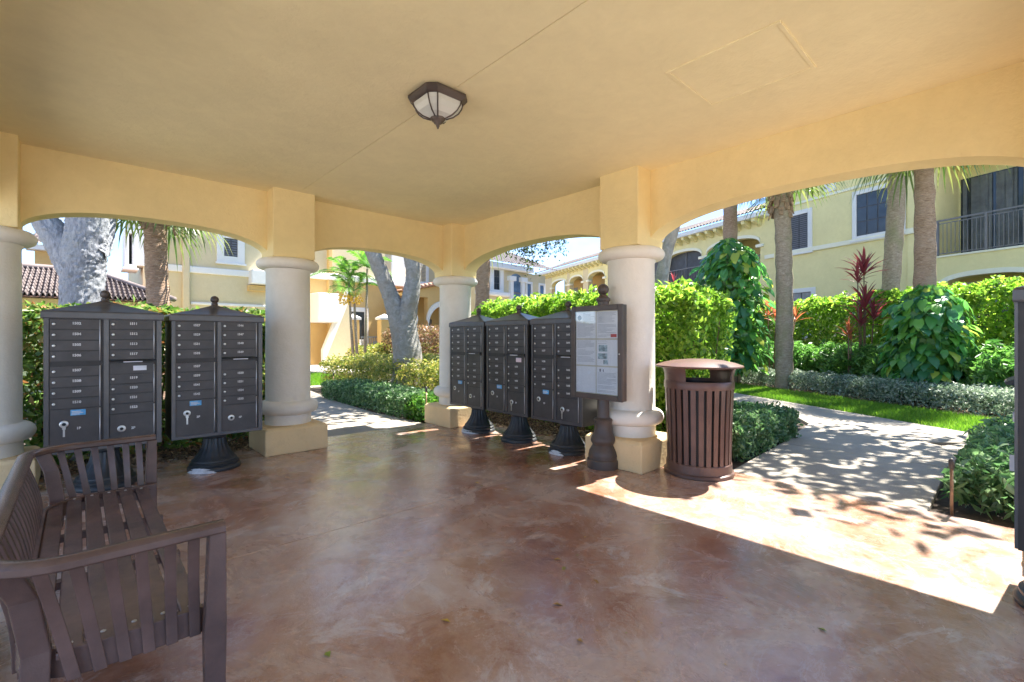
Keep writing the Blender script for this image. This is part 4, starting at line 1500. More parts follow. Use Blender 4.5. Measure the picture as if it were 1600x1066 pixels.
# leaning tree behind the near column
b = ground_at(1028, 8.2)
lt = empty('leaning_tree', b, 0, 'slim leaning trunk just behind the column with the notice case', 'tree', 'shade trees')
mb = MB()
mb.tube([(0, 0, -.1), rel(1033, 440, 8.2, b), rel(1040, 400, 8.2, b), rel(1052, 360, 8.2, b), rel(1070, 300, 8.2, b), rel(1060, 230, 8.2, b)], [.14, .115, .105, .10, .09, .06], 12, .05)
limb(mb, rel(1062, 300, 8.2, b), (-.6, 1.6, 5.8), .06, .02)
limb(mb, rel(1062, 300, 8.2, b), (.3, -.3, 5.9), .06, .02)
mb.build('trunk', 'bark_smooth', lt, smooth=True)
c = np.array([2.5 - b.x, -1.75 - b.y, 6.3])  # unseen crown, placed and narrowed to block sun slivers on the floor
pts = crown_points(4200, tuple(c), (.6, 1.2, .35), 60)
leaf_cloud('crown', pts, rng.normal(0, 1, (len(pts), 3)), .17, .085, 'leaf_oak', lt, .5)

# fruiting palm cluster with three thin trunks
d_c = 21.0
b = ground_at(560, d_c)
cp = empty('fruit_palm', b, 0, 'clustered palm with thin trunks, arching fronds and yellow fruit', 'palm')
for (x0, x1, yt_) in ((552, 545, 440), (558, 553, 462), (570, 574, 420)):
    MB().tube([rel(x0, 560, d_c, b), rel((x0 + x1) / 2, 510, d_c, b), rel(x1, yt_, d_c, b)], [.075, .06, .05], 8).build('trunk', 'bark_grey_palm', cp, smooth=True)


def feather(mb, base, d, L, droop):
    d = Vector(d).normalized()
    side = d.cross(Vector((0, 0, 1))).normalized()
    pts = []
    for i in range(13):
        u = i / 12
        pts.append(Vector(base) + d * (L * u) + Vector((0, 0, -droop * L * u * u)))
    mb.tube(pts, [.02 * (1 - .8 * i / 12) for i in range(13)], 4, cap=False)
    for i in range(2, 26):
        u = i / 26
        k = int(u * 12)
        p = pts[k].lerp(pts[k + 1], u * 12 - k)
        tn = (pts[k + 1] - pts[k]).normalized()
        for s_ in (-1, 1):
            dd = (tn * .55 + side * s_ + Vector((0, 0, .15))).normalized()
            ln = L * .34 * math.sin(math.pi * min(1, .18 + u * .8)) * random.uniform(.85, 1.1)
            wv = tn * .035
            q = p + dd * ln * .6
            e = p + dd * ln + Vector((0, 0, -.22 * ln))
            mb.add([p, q - wv, q + wv, e], [(0, 1, 2), (1, 3, 2)])


fr_mb = MB()
for (px, py, ks) in ((545, 432, 9), (553, 455, 5), (574, 418, 6)):
    c = rel(px, py, d_c, b)
    for k in range(ks):
        a = k * 2.399 + 1
        el = R(70 - 65 * k / ks)
        feather(fr_mb, c, (math.cos(a) * math.cos(el), math.sin(a) * math.cos(el), math.sin(el)), random.uniform(1.5, 2.0), .55)
fr_mb.build('crown', 'leaf_palm_bright', cp)
fb = MB()
c = rel(548, 466, d_c, b)
for k in range(170):
    a = random.uniform(0, 6.28); r_ = random.uniform(.1, .55)
    p = c + Vector((math.cos(a) * r_ * 1.0, math.sin(a) * r_ * .8, random.uniform(-.32, .22)))
    s_ = .045
    fb.add([p + Vector(v) * s_ for v in ((1, 0, 0), (-1, 0, 0), (0, 1, 0), (0, -1, 0), (0, 0, 1), (0, 0, -1))], [(0, 2, 4), (2, 1, 4), (1, 3, 4), (3, 0, 4), (2, 0, 5), (1, 2, 5), (3, 1, 5), (0, 3, 5)])
tag(fb.build('fruit', 'fruit', cp), kind='stuff')


# ---------------------------------------------------------------- big-leaved vines and red-leaved plants
def big_leaf_mesh(name, L, W, mat):
    vs = [(0, 0, 0)]
    prof_ = [(.0, .30), (.15, .48), (.35, .50), (.6, .38), (.82, .18)]
    for (u, w_) in prof_:
        z = .10 * L * math.sin(u * 2.6) - .18 * L * u * u
        vs += [(u * L - (.12 * L if u == 0 else 0), w_ * W, z - .06 * W), (u * L, 0, z), (u * L - (.12 * L if u == 0 else 0), -w_ * W, z - .06 * W)]
    vs.append((L, 0, -.16 * L))
    fs = []
    for k in range(len(prof_) - 1):
        a = 1 + k * 3
        fs += [(a, a + 1, a + 4, a + 3), (a + 1, a + 2, a + 5, a + 4)]
    a = 1 + (len(prof_) - 1) * 3
    fs += [(a, a + 1, len(vs) - 1), (a + 1, a + 2, len(vs) - 1)]
    return mesh_of(MB().add(vs, fs), mat, smooth=True)


obj_leaf = {}
for nm, cols in (('vine_a', (0.06, 0.20, 0.085)), ('vine_b', (0.10, 0.29, 0.075)), ('vine_c', (0.18, 0.40, 0.08)), ('vine_d', (0.42, 0.48, 0.08))):
    leaf_mat('leaf_' + nm, [cols, cols], .45, .25)
    obj_leaf[nm] = big_leaf_mesh(nm, .27, .18, 'leaf_' + nm)


def vine(label, px, py_top, py_bot, d, half, n, group='climbing vines on palm trunks', lower=.6, size=1.0):
    b = ground_at(px, d)
    t = empty('climbing_vine', b, 0, label, 'vine', group)
    zt = at_depth(px, py_top, d).z
    zb = at_depth(px, py_bot, d).z
    view = (CAM - b); view.z = 0; view.normalize()
    va = math.atan2(view.y, view.x)
    mb = MB()
    for k in range(7):
        a = k * .9
        pts_ = [(.25 * math.cos(a + z * .7), .25 * math.sin(a + z * .7), z) for z in np.linspace(-.05, zt - .3, 10)]
        mb.tube(pts_, .02, 5)
    mb.build('vine_stem', 'twig', t)
    k = n * 7
    uu = rng.uniform(0, 1, k)
    rr = half * (lower + (1 - lower) * np.sin(math.pi * np.minimum(1, .12 + uu * .88)) ** .6) * (1 - np.maximum(0, uu - .82) * 3.2)
    aa = rng.uniform(0, 2 * math.pi, k)
    r2 = np.maximum(rr, .22) * rng.uniform(.35, .9, k)
    pp_ = np.stack([np.cos(aa) * r2, np.sin(aa) * r2, zb + (zt - zb) * uu], axis=1)
    nn_ = np.stack([np.cos(aa), np.sin(aa), np.full(k, .5)], axis=1)
    tag(leaf_cloud('foliage', pp_, nn_, .26, .16, 'leaf_vine', t, .4, 1.0), kind='stuff')
    for i in range(n):
        u = random.random()
        z = zb + (zt - zb) * u
        rad = half * (lower + (1 - lower) * math.sin(math.pi * min(1, .12 + u * .88)) ** .6) * (1 - max(0, u - .82) * 3.2)
        rad = max(rad, .22)
        a = va + random.uniform(-1.75, 1.75)
        r_ = rad * random.uniform(.72, 1.05)
        p = Vector((math.cos(a) * r_, math.sin(a) * r_, z))
        nm = random.choices(['vine_a', 'vine_b', 'vine_c', 'vine_d'], [5, 5, 3, .8 + (1.6 if u > .8 else 0)])[0]
        o = inst('leaf', obj_leaf[nm], t, p)
        o.rotation_euler = (random.uniform(-.4, .4), R(random.uniform(25, 80)), a + random.uniform(-.6, .6))
        sc_ = size * random.uniform(.7, 1.25)
        o.scale = (sc_, sc_, sc_)
    return t


vine('tall column of big glossy vine leaves climbing the palm beside the column', 1140, 378, 580, 14.6, 1.08, 298, size=1.25)
vine('heart-leaved vine mound on the palm beside the railed balcony', 1450, 452, 612, 10.8, .78, 298, lower=.75, size=1.0)


def cordyline(label, px, d, heads, mat='leaf_red', L=.55):
    b = ground_at(px, d)
    t = empty('cordyline', b, 0, label, 'plant', 'red-leaved cordylines')
    mt = 'cl_' + mat
    if mt not in obj_leaf:
        vs, fs = [], []
        for (u, w_, z) in ((0, .012, 0), (.3, .05, .03), (.6, .055, .02), (.85, .03, -.04), (1, .002, -.10)):
            vs += [(u, w_, z + w_ * .4), (u, 0, z), (u, -w_, z + w_ * .4)]
        for k in range(4):
            fs += [(k * 3, k * 3 + 1, k * 3 + 4, k * 3 + 3), (k * 3 + 1, k * 3 + 2, k * 3 + 5, k * 3 + 4)]
        obj_leaf[mt] = mesh_of(MB().add(vs, fs), mat, smooth=True)
    for (hx, hy, n, sz) in heads:
        p = rel(hx, hy, d, b)
        MB().tube([(p.x * .3, p.y * .3, -.05), (p.x * .8, p.y * .8, p.z * .6), p], [.022, .018, .014], 6).build('stem', 'twig', t, smooth=True)
        for k in range(n):
            a = k * 2.399
            el = R(85 - 80 * k / n)
            o = inst('leaf', obj_leaf[mt], t, p - Vector((0, 0, .12 * k / n)))
            o.rotation_euler = (0, -el, a)
            s_ = sz * L * random.uniform(.8, 1.15)
            o.scale = (s_, s_, s_)
    return t


cordyline('tall dark red cordyline standing above the hedge near the square window', 1350, 12.7, [(1350, 425, 26, 1.25), (1340, 437, 14, 1.0), (1352, 478, 22, 1.3), (1365, 495, 16, 1.1), (1345, 505, 16, 1.1)])
cordyline('small scarlet cordyline low in the fern bed beneath the dark red one', 1326, 12.6, [(1326, 522, 14, .85), (1330, 530, 8, .7)], 'leaf_scarlet')
cordyline('orange-red cordyline beside the mossy palm foot', 1205, 14.6, [(1200, 490, 16, .95), (1212, 500, 14, .9), (1243, 498, 12, .9)], 'leaf_scarlet')
cordyline('small magenta cordyline tip above the hedge beside the leaning trunk', 1053, 11.5, [(1053, 440, 10, .5)])


# ---------------------------------------------------------------- path lights
def path_light(label, px, py_bot, py_top, d):
    b = ground_at(px, d)
    t = empty('path_light', (b.x, b.y, 0), 0, label, 'path light', 'low path lights')
    z = at_depth(px, py_top, d).z
    MB().lathe([(.011, -.03), (.011, z - .08)], 12).build('post', 'stake_metal', t, smooth=True)
    MB().lathe([(.018, z - .085), (.02, z - .04), (.02, z - .02), (.008, z)], 14).build('head', 'bronze', t, smooth=True)


path_light('slim brass path light at the edge of the leafy plants', 1487, 800, 716, 3.75)
path_light('small brown path light behind the far corner column base', 666, 640, 604, 7.9)
path_light('short black path light on the lawn by the blue-green hedge', 521, 612, 582, 12.3)


# ---------------------------------------------------------------- buildings
class Facade:
    """vertical plane of a house front: local x runs to the viewer's right, -y towards the viewer"""
    def __init__(s, px, depth, vpx, name, label, group=None, towards=1):
        s.P = ground_at(px, depth)
        r = (vpx - 800) / FPX
        d = Vector((math.sin(TH) + r * math.cos(TH), math.cos(TH) - r * math.sin(TH), 0)).normalized()
        s.d = d * towards
        s.n = Vector((s.d.y, -s.d.x, 0))
        s.root = empty(name, s.P, math.atan2(s.d.y, s.d.x), label, 'building', group)

    def s_(s, px, off=0.0):
        q = ray(px, HOR)
        P = s.P + s.n * off
        t = (P - Vector((CAM.x, CAM.y, 0))).dot(s.n) / q.dot(s.n)
        w_ = Vector((CAM.x, CAM.y, 0)) + q * t
        return (w_ - s.P).dot(s.d)

    def z_(s, px, py, off=0.0):
        q = ray(px, py)
        P = s.P + s.n * off
        t = (P - CAM).dot(s.n) / q.dot(s.n)
        return CAM.z + q.z * t

    def box(s, name, mat, s0, s1, z0, z1, out=0.0, back=.2, parent=None, bevel=0.0, mb=None):
        """out: how far the face stands towards the viewer; back: how far the box reaches behind the plane"""
        b_ = (mb or MB()).box(s0, s1, -out, back, z0, z1)
        return b_.build(name, mat, parent or s.root, bevel=bevel)

    def window(s, px0, px1, py0, py1, frame='white_trim', pane='window_dark', cols=2, rows_=2, fw=.12, ref=None, shutter=False, fo=.06, sill=True):
        pr_ = ref or (px0 + px1) / 2
        a, b_ = s.s_(px0), s.s_(px1)
        z1, z0 = s.z_(pr_, py0), s.z_(pr_, py1)
        return s.window_m(a, b_, z0, z1, frame, pane, cols, rows_, fw, shutter, fo, sill)

    def window_m(s, a, b_, z0, z1, frame='white_trim', pane='window_dark', cols=2, rows_=2, fw=.12, shutter=False, fo=.06, sill=True):
        wdw = s.box('window', 'shutter_dark', a, b_, z0, z1, .012, .01)
        for c in range(cols):
            for r_ in range(rows_):
                u0 = a + (b_ - a) * c / cols + .025; u1 = a + (b_ - a) * (c + 1) / cols - .025
                v0 = z0 + (z1 - z0) * r_ / rows_ + .025; v1 = z0 + (z1 - z0) * (r_ + 1) / rows_ - .025
                if shutter:
                    nsl = max(3, int((v1 - v0) / .09))
                    for k in range(nsl):
                        zz = v0 + (v1 - v0) * (k + .5) / nsl
                        MB().add([(u0, -.05, zz - .035), (u1, -.05, zz - .035), (u1, -.016, zz + .03), (u0, -.016, zz + .03), (u0, -.042, zz - .035), (u1, -.042, zz - .035), (u1, -.008, zz + .03), (u0, -.008, zz + .03)],
                                 [(0, 1, 2, 3), (4, 7, 6, 5), (0, 4, 5, 1), (3, 2, 6, 7), (0, 3, 7, 4), (1, 5, 6, 2)]).build('slat', 'rail_metal', wdw)
                else:
                    MB().box(u0, u1, -.022, -.004, v0, v1).build('pane', pane, wdw)
        if frame:
            for (x0, x1, y0, y1) in ((a - fw, a, z0 - fw, z1 + fw), (b_, b_ + fw, z0 - fw, z1 + fw), (a, b_, z1, z1 + fw), (a, b_, z0 - fw, z0)):
                MB().box(x0, x1, -fo, .01, y0, y1).build('window_surround', frame, wdw, bevel=.01)
            if sill:
                MB().box(a - fw - .05, b_ + fw + .05, -fo - .06, .01, z0 - fw - .08, z0 - fw - .001).build('sill', frame, wdw, bevel=.01)
        return wdw


def tile_roof(parent, p00, p10, p11, p01, nu, nv, mat='far_roof', name='roof', amp=.05):
    """barrel-tiled slope between an eave (p00-p10) and a ridge (p01-p11)"""
    p00, p10, p11, p01 = [Vector(p) for p in (p00, p10, p11, p01)]
    nrm = (p10 - p00).cross(p01 - p00).normalized()
    if nrm.z < 0:
        nrm = -nrm
    vs, fs = [], []
    sub = 6
    U = nu * sub
    for j in range(nv):
        for e in (0, 1):
            v_ = (j + e) / nv
            for i in range(U + 1):
                u_ = i / U
                p = (p00.lerp(p10, u_)).lerp(p01.lerp(p11, u_), v_)
                hgt = amp * abs(math.sin(math.pi * u_ * nu)) + (.035 if e == 0 else 0.0)
                vs.append(p + nrm * hgt)
    for j in range(nv):
        o = j * 2 * (U + 1)
        for i in range(U):
            fs.append((o + i, o + i + 1, o + U + 1 + i + 1, o + U + 1 + i))
            if j:
                q_ = (j - 1) * 2 * (U + 1) + U + 1
                fs.append((q_ + i, q_ + i + 1, o + i + 1, o + i))
    o = MB().add(vs, fs).build(name, mat, parent, smooth=False)
    return o


# ---- long yellow building on the open side
F = Facade(1365, 19.5, 480, 'yellow_building', 'long yellow two-storey building with arched balconies behind the palms', towards=-1)
sL, sR = F.s_(846), F.s_(1720)
sC = F.s_(1196)                    # corner where the arched wing steps back
zt = 9.3
z_e = F.z_(1045, 384)              # eave of the arched wing
F.box('wall', 'yellow_wall', sC, F.s_(1462), -.1, zt, 0, 6)
# balcony bay: opening on both floors
b0, b1 = F.s_(1462), F.s_(1640)
zfl = F.z_(1470, 402)
F.box('wall', 'yellow_wall', b1, sR + 6, -.1, zt, 0, 6)
F.box('back_wall', 'yellow_wall', b0, b1, -.1, zt, -1.6, 6)
F.box('balcony_floor', 'yellow_wall', b0, b1, zfl - .62, zfl, 0.0, 1.6)
F.box('balcony_edge', 'pale_trim', b0 - .05, b1, zfl - .02, zfl + .05, .05, .1, bevel=.01)
F.box('wall', 'yellow_wall', b0, b1, zfl + 3.5, zt, 0, 1.6)
o = MB()
arch_wall(o, b0 - .001, b1, F.z_(1462, 462), F.z_(1540, 428), zfl - .61, 0.005, .45, 'x', 30, 2.6)
o.build('balcony_arch', 'yellow_wall', F.root)
o = MB()
pr_ = arch_pts(b0, b1, F.z_(1462, 462), F.z_(1540, 428), 40, 2.6)
vs, fs = [], []
for (x, z) in pr_:
    vs += [(x, -.05, z), (x, .0, z), (x, -.05, z + .17), (x, 0, z + .17)]
for i in range(len(pr_) - 1):
    k, q = i * 4, i * 4 + 4
    fs += [(k, q, q + 2, k + 2), (k, k + 1, q + 1, q), (k + 2, q + 2, q + 3, k + 3)]
o.add(vs, fs).build('arch_trim', 'pale_trim', F.root)
sd = F.box('sliding_door', 'window_dark', F.s_(1502, -1.6), F.s_(1600, -1.6), zfl, zfl + 3.1, -1.57, 1.62)
for k in range(7):
    u0 = F.s_(1506 + k * 13, -1.6)
    MB().box(u0, u0 + (.26 if k % 3 else .12), 1.53, 1.56, zfl + .05, zfl + 3.05).build('curtain', 'blind', sd)
lower = F.box('lower_door', 'window_dark', F.s_(1500, -1.6), F.s_(1590, -1.6), -.1, F.z_(1540, 446, -1.6), -1.57, 1.62)
MB().box(F.s_(1496, -1.6), F.s_(1592, -1.6), 1.5, 1.56, F.z_(1540, 446, -1.6), F.z_(1540, 446, -1.6) + .16).build('door_head', 'white_trim', lower)
# railing
zr_ = F.z_(1468, 346)
rl = F.box('railing', 'rail_metal', b0 - .06, b1, zr_ - .03, zr_ + .03, .06, -.01)
MB().box(b0 - .06, b1, -.05, -.02, zr_ - .13, zr_ - .10).build('rail_bar', 'rail_metal', rl)
MB().box(b0 - .06, b1, -.05, -.02, zfl + .10, zfl + .13).build('rail_bar', 'rail_metal', rl)
bal = mesh_of(MB().box(-.009, .009, -.044, -.026, zfl + .10, zr_ - .1), 'rail_metal')
k = b0
while k < b1:
    inst('baluster', bal, rl, (k, 0, 0))
    k += .118
for px in (1466, 1542):
    u0 = F.s_(px)
    MB().box(u0 - .035, u0 + .035, -.07, -.005, zfl + .05, zr_ + .02).build('rail_post', 'rail_metal', rl)
# window, bands, pilasters
F.window(1339, 1408, 300, 366, 'white_trim', 'window_dark', 4, 3, .17, ref=1360)
F.window(1336, 1400, 465, 520, 'white_trim', 'window_dark', 2, 2, .17, ref=1345)
F.window(1236, 1263, 333, 387, 'white_trim', 'window_dark', 2, 1, .2, ref=1260, shutter=True)
F.window(1238, 1268, 457, 520, 'white_trim', 'curtain', 2, 1, .2, ref=1255)
zb_ = F.z_(1300, 384)
F.box('band', 'pale_trim', sC, b0 - .35, zb_ - .10, zb_ + .10, .09, .05, bevel=.02)
zb2 = F.z_(1300, 309)
F.box('band', 'pale_trim', sC, b0 - .9, zb2 + .1, zb2 + .22, .06, .05, bevel=.02)
for px in (1425, 1452):
    u0 = F.s_(px)
    F.box('pilaster', 'yellow_wall', u0 - .12, u0 + .12, -.1, zt, .07, .05, bevel=.01)
    F.box('pilaster_block', 'pale_trim', u0 - .17, u0 + .17, F.z_(px, 366), F.z_(px, 357), .14, .05, bevel=.02)
u0 = F.s_(1213)
F.box('downpipe', 'yellow_wall', u0 - .05, u0 + .05, 0, zt, .12, .02, bevel=.03)
F.box('vent', 'white_trim', F.s_(1287), F.s_(1307), F.z_(1297, 300), F.z_(1297, 282), .05, .02, bevel=.08)
# arched wing to the far end
wR = sC
rec = -.9
F.box('back_wall', 'yellow_wall', sL, wR, -.1, z_e + .14, -2.6, 6)
F.box('balcony_ceiling', 'yellow_wall', sL + .01, wR - .01, z_e + .02, z_e + .13, -.46, 2.59)
mouths = [(862, 886, 'amber'), (890, 911, 'amber'), (919, 945, 'amber'), (955, 1035, 'screen'), (1040, 1097, 'screen'), (1104, 1188, 'open')]
prev = sL
ztop = z_e + .15
zfl2 = F.z_(1065, 445)
for i, (a, b_, kd) in enumerate(mouths):
    u0, u1 = F.s_(a), F.s_(b_)
    zs = F.z_((a + b_) / 2, {0: 470, 1: 468, 2: 466}.get(i, 0)) if i < 3 else z_e - 1.15
    zc_ = z_e - .62
    zs = zc_ - .5
    F.box('wall_pier', 'yellow_wall' if i > 2 else 'cream_wall', prev, u0, -.1, ztop, 0, .45)
    o = MB()
    arch_wall(o, u0, u1, zs, zc_, ztop, .01, .44, 'x', 24, 2.3)
    o.build('arch_head', 'yellow_wall', F.root)
    F.box('parapet', 'yellow_wall', u0, u1, -.1, zfl2 - .15, 0.0, .44)
    pr_ = arch_pts(u0, u1, zs, zc_, 24, 2.3)
    vs, fs = [], []
    for (x, z) in pr_:
        vs += [(x, -.05, z), (x, .0, z), (x, -.05, z + .16), (x, 0, z + .16)]
    for k in range(len(pr_) - 1):
        k4, q = k * 4, k * 4 + 4
        fs += [(k4, q, q + 2, k4 + 2), (k4, k4 + 1, q + 1, q), (k4 + 2, q + 2, q + 3, k4 + 3)]
    MB().add(vs, fs).build('arch_trim', 'pale_trim', F.root)
    for uu in (u0, u1):
        F.box('impost', 'pale_trim', uu - .22, uu + .22, zs - .18, zs - .02, .10, .2, bevel=.02)
    if kd == 'screen':
        sc_ = F.box('screen', 'screen_dark', u0, u1, zfl2 - .1, zc_, -.30, .32)
        MB().box((u0 + u1) / 2 - .03, (u0 + u1) / 2 + .03, .25, .30, zfl2 - .1, zc_).build('screen_post', 'rail_metal', sc_)
    if kd == 'amber':
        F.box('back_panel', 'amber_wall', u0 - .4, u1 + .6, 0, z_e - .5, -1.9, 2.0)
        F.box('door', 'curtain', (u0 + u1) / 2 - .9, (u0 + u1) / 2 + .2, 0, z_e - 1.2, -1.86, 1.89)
    if kd != 'amber':
        rl2 = F.box('railing', 'rail_metal', u0, u1, zfl2 + .95, zfl2 + 1.0, -.05, .1)
        MB().box(u0, u1, .06, .09, zfl2 + .02, zfl2 + .05).build('rail_bar', 'rail_metal', rl2)
        k = u0 + .08
        bl2 = mesh_of(MB().box(-.011, .011, .065, .085, zfl2 + .02, zfl2 + .97), 'rail_metal')
        while k < u1:
            inst('baluster', bl2, rl2, (k, 0, 0))
            k += .14
    prev = u1
F.box('wall_pier', 'yellow_wall', prev, wR + .01, -.1, ztop, 0, .45)
F.box('eave', 'white_trim', sL - .3, wR + .3, z_e + .16, z_e + .42, .62, .6, bevel=.04)
cb = mesh_of(MB().add([(-.1, 0, z_e - .22), (.1, 0, z_e - .22), (-.1, -.5, z_e + .0), (.1, -.5, z_e + .0), (-.1, 0, z_e + .158), (.1, 0, z_e + .158), (-.1, -.52, z_e + .158), (.1, -.52, z_e + .158)], [(0, 1, 3, 2), (2, 3, 7, 6), (0, 2, 6, 4), (1, 5, 7, 3)]), 'yellow_wall')
k = sL
while k < wR:
    inst('bracket', cb, F.root, (k, 0, 0))
    k += .62
tile_roof(F.root, (sL - .3, -.68, z_e + .42), (wR + .5, -.68, z_e + .42), (wR + .5, 3.6, z_e + 2.0), (sL - .3, 3.6, z_e + 2.0), 110, 12, 'roof_tile', 'roof', .07)
F.box('eave', 'white_trim', sC - .3, sR + 6, zt, zt + .3, .7, .6, bevel=.04)
tile_roof(F.root, (sC - .4, -.75, zt + .3), (sR + 6, -.75, zt + .3), (sR + 6, 3.5, zt + 2), (sC - .4, 3.5, zt + 2), 70, 12, 'roof_tile', 'roof', .07)

# ---- cream wing at the far end
G = Facade(848, 33.5, 1520, 'cream_wing', 'far cream wing with tall arched balcony screen and dark window')
gl, gr_ = G.s_(742), G.s_(852)
ze2 = G.z_(800, 424)
G.box('wall', 'cream_wall', gl, gr_, -.1, ze2, 0, 6)
G.box('eave', 'white_trim', gl - .3, G.s_(826), ze2, ze2 + .35, .5, .4, bevel=.05)
tile_roof(G.root, (gl - .3, -.6, ze2 + .35), (G.s_(860), -.6, ze2 + .35), (G.s_(860), 4, ze2 + 2.2), (gl - .3, 4, ze2 + 2.2), 34, 9, 'far_roof', 'roof', .06)
G.window(770, 780, 422, 453, 'white_trim', 'window_dark', 2, 3, .3, ref=775, fo=.12)
u0, u1 = G.s_(797), G.s_(815)
zc_, zs = G.z_(806, 428), G.z_(806, 438)
pr_ = arch_pts(u0, u1, zs, zc_, 16, 2)
mb = MB()
mb.prism([(u0, 0)] + pr_ + [(u1, 0)], -.03, .02)
scn = mb.build('arched_screen', 'window_blue', G.root)
MB().box(u0, u1, -.07, -.032, G.z_(806, 458) - .05, G.z_(806, 458) + .05).build('screen_rail', 'rail_metal', scn)
for uu in (u0, u1):
    MB().box(uu - .14, uu + .14, -.2, -.001, 0, zs).build('jamb', 'white_trim', scn)
    MB().box(uu - .3, uu + .3, -.3, -.001, zs - .1, zs + .2).build('jamb_cap', 'white_trim', scn)
for (a, b_) in ((823, 829), (843, 849)):
    G.window(a, b_, 445, 480, 'white_trim', 'window_blue', 1, 1, .14, ref=836, fo=.08)
G.box('band', 'white_trim', gl, G.s_(792), G.z_(780, 463), G.z_(780, 457), .35, .05, bevel=.05)

# ---- cream two-storey house beyond the bench mailboxes
H = Facade(340, 19.0, 1599, 'cream_house', 'cream two-storey house with white bands beyond the cabbage palm')
hl, hr = H.s_(90), H.s_(468)
ZT = 8.2
H.box('wall', 'cream_wall', H.s_(228), hr, -.1, ZT, 0, 6)
H.box('bay', 'cream_wall', hl + 2.2, H.s_(228), -.1, ZT, .9, 6)
H.box('band', 'white_trim', H.s_(230), hr + .02, H.z_(320, 428), H.z_(320, 418), .10, .05, bevel=.03)
H.box('band', 'white_trim', H.s_(298), H.s_(420), H.z_(350, 478), H.z_(350, 474), .07, .05, bevel=.02)
H.window(350, 371, 373, 401, 'white_trim', 'window_dark', 2, 1, .26, ref=360, shutter=True)
H.window(198, 203, 372, 418, 'white_trim', 'window_blue', 1, 1, .12, ref=200, fo=1.0)
H.box('shutter', 'white_trim', H.s_(206), H.s_(223), H.z_(212, 420), H.z_(212, 340), .98, .0, bevel=.03)
u0 = H.s_(290)
H.box('downpipe', 'cream_wall', u0 - .12, u0 + .12, 0, ZT, .16, .02, bevel=.04)
H.box('bay_box', 'white_trim', H.s_(388), H.s_(424), H.z_(405, 446), H.z_(405, 424), .5, .02, bevel=.04)
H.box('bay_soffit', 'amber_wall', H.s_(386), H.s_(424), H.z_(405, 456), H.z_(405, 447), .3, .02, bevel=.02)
H.box('eave', 'white_trim', hl, hr, ZT, ZT + .3, .7, .3, bevel=.04)
tile_roof(H.root, (hl - .5, -.8, ZT + .3), (hr + .5, -.8, ZT + .3), (hr + .5, 4, ZT + 2.2), (hl - .5, 4, ZT + 2.2), 70, 10, 'far_roof', 'roof', .07)

# ---- low tiled building in front of it
K = Facade(150, 12.9, 1599, 'garage', 'low cream garage with barrel-tiled hip roof behind the bench mailboxes')
kz = K.z_(150, 466)
kl, kr = K.s_(-160), K.s_(268)
K.box('wall', 'cream_wall', kl, kr - .25, -.1, kz - .02, -.35, 4)
K.box('fascia', 'amber_wall', kl, kr, kz - .26, kz - .06, -.02, .3, bevel=.02)
RIDGE_Y, RIDGE_Z = 2.9, kz + 1.0
hipx = 1.75
nt_u, nt_v = 46, 9
tw_ = (kr - kl) / nt_u
sl_len = math.hypot(RIDGE_Y + .1, RIDGE_Z - kz)
pitch = math.atan2(RIDGE_Z - kz, RIDGE_Y + .1)
tl = sl_len / nt_v
vs, fs = [], []
for e in (0, 1):
    for i in range(9):
        u = i / 8
        z = .062 * math.sin(2 * math.pi * u) * (1 if u < .5 else .55) + .03
        for k2 in (0, 1):
            vs.append((u * tw_ * 1.02, e * tl * 1.12, z + (.03 if e == 0 else 0) - (.02 if k2 else 0)))
for i in range(8):
    a0 = i * 2; b0_ = 18 + i * 2
    fs += [(a0, a0 + 2, b0_ + 2, b0_), (a0 + 1, b0_ + 1, b0_ + 3, a0 + 3), (a0, a0 + 1, a0 + 3, a0 + 2)]
tile_me = mesh_of(MB().add(vs, fs), 'roof_tile', smooth=True)
sub = MB()
sub.add([(kl, -.12, kz - .03), (kr, -.12, kz - .03), (kr - hipx, RIDGE_Y, RIDGE_Z - .03), (kl, RIDGE_Y, RIDGE_Z - .03), (kl, 6, kz - .03), (kr, 6, kz - .03)], [(0, 1, 2, 3), (1, 5, 2), (3, 2, 5, 4)])
roofo = sub.build('roof', 'terracotta', K.root)
cnt = 0
for j in range(nt_v):
    for i in range(nt_u):
        xm = kl + (i + .5) * tw_
        if xm > kr - hipx * ((j + .35) / nt_v):
            continue
        if xm < K.s_(0):
            continue
        v_ = j / nt_v
        inst('roof_tile', tile_me, roofo, (kl + i * tw_, -.10 + (RIDGE_Y + .1) * v_, kz - .03 + (RIDGE_Z - kz) * v_ + .004), (pitch, 0, 0))
rp = [(kr + .05 - (hipx + .05) * u, -.12 + (RIDGE_Y + .12) * u, kz + .06 + (RIDGE_Z - kz) * u) for u in np.linspace(0, 1, 12)]
MB().tube(rp, .085, 8).build('hip_cap', 'roof_tile', roofo, smooth=True)
MB().tube([(kl, RIDGE_Y, RIDGE_Z + .05), (kr - hipx, RIDGE_Y, RIDGE_Z + .05)], .09, 8).build('ridge_cap', 'roof_tile', roofo, smooth=True)
# fragment of a farther house
Q = Facade(62, 24, 1599, 'far_house', 'fragment of a far yellow house between the column and oak trunk')
q1 = Q.s_(54)
Q.box('wall', 'amber_wall', q1, Q.s_(140), -.1, Q.z_(60, 392), 0, 5)
Q.box('eave', 'white_trim', q1 - .3, Q.s_(140), Q.z_(60, 392), Q.z_(60, 384), .5, .3)
tile_roof(Q.root, (q1 - .3, -.6, Q.z_(60, 384)), (Q.s_(140), -.6, Q.z_(60, 384)), (Q.s_(140), 3, Q.z_(60, 350)), (q1 - .1, 3, Q.z_(60, 350)), 14, 6, 'roof_tile', 'roof', .08)

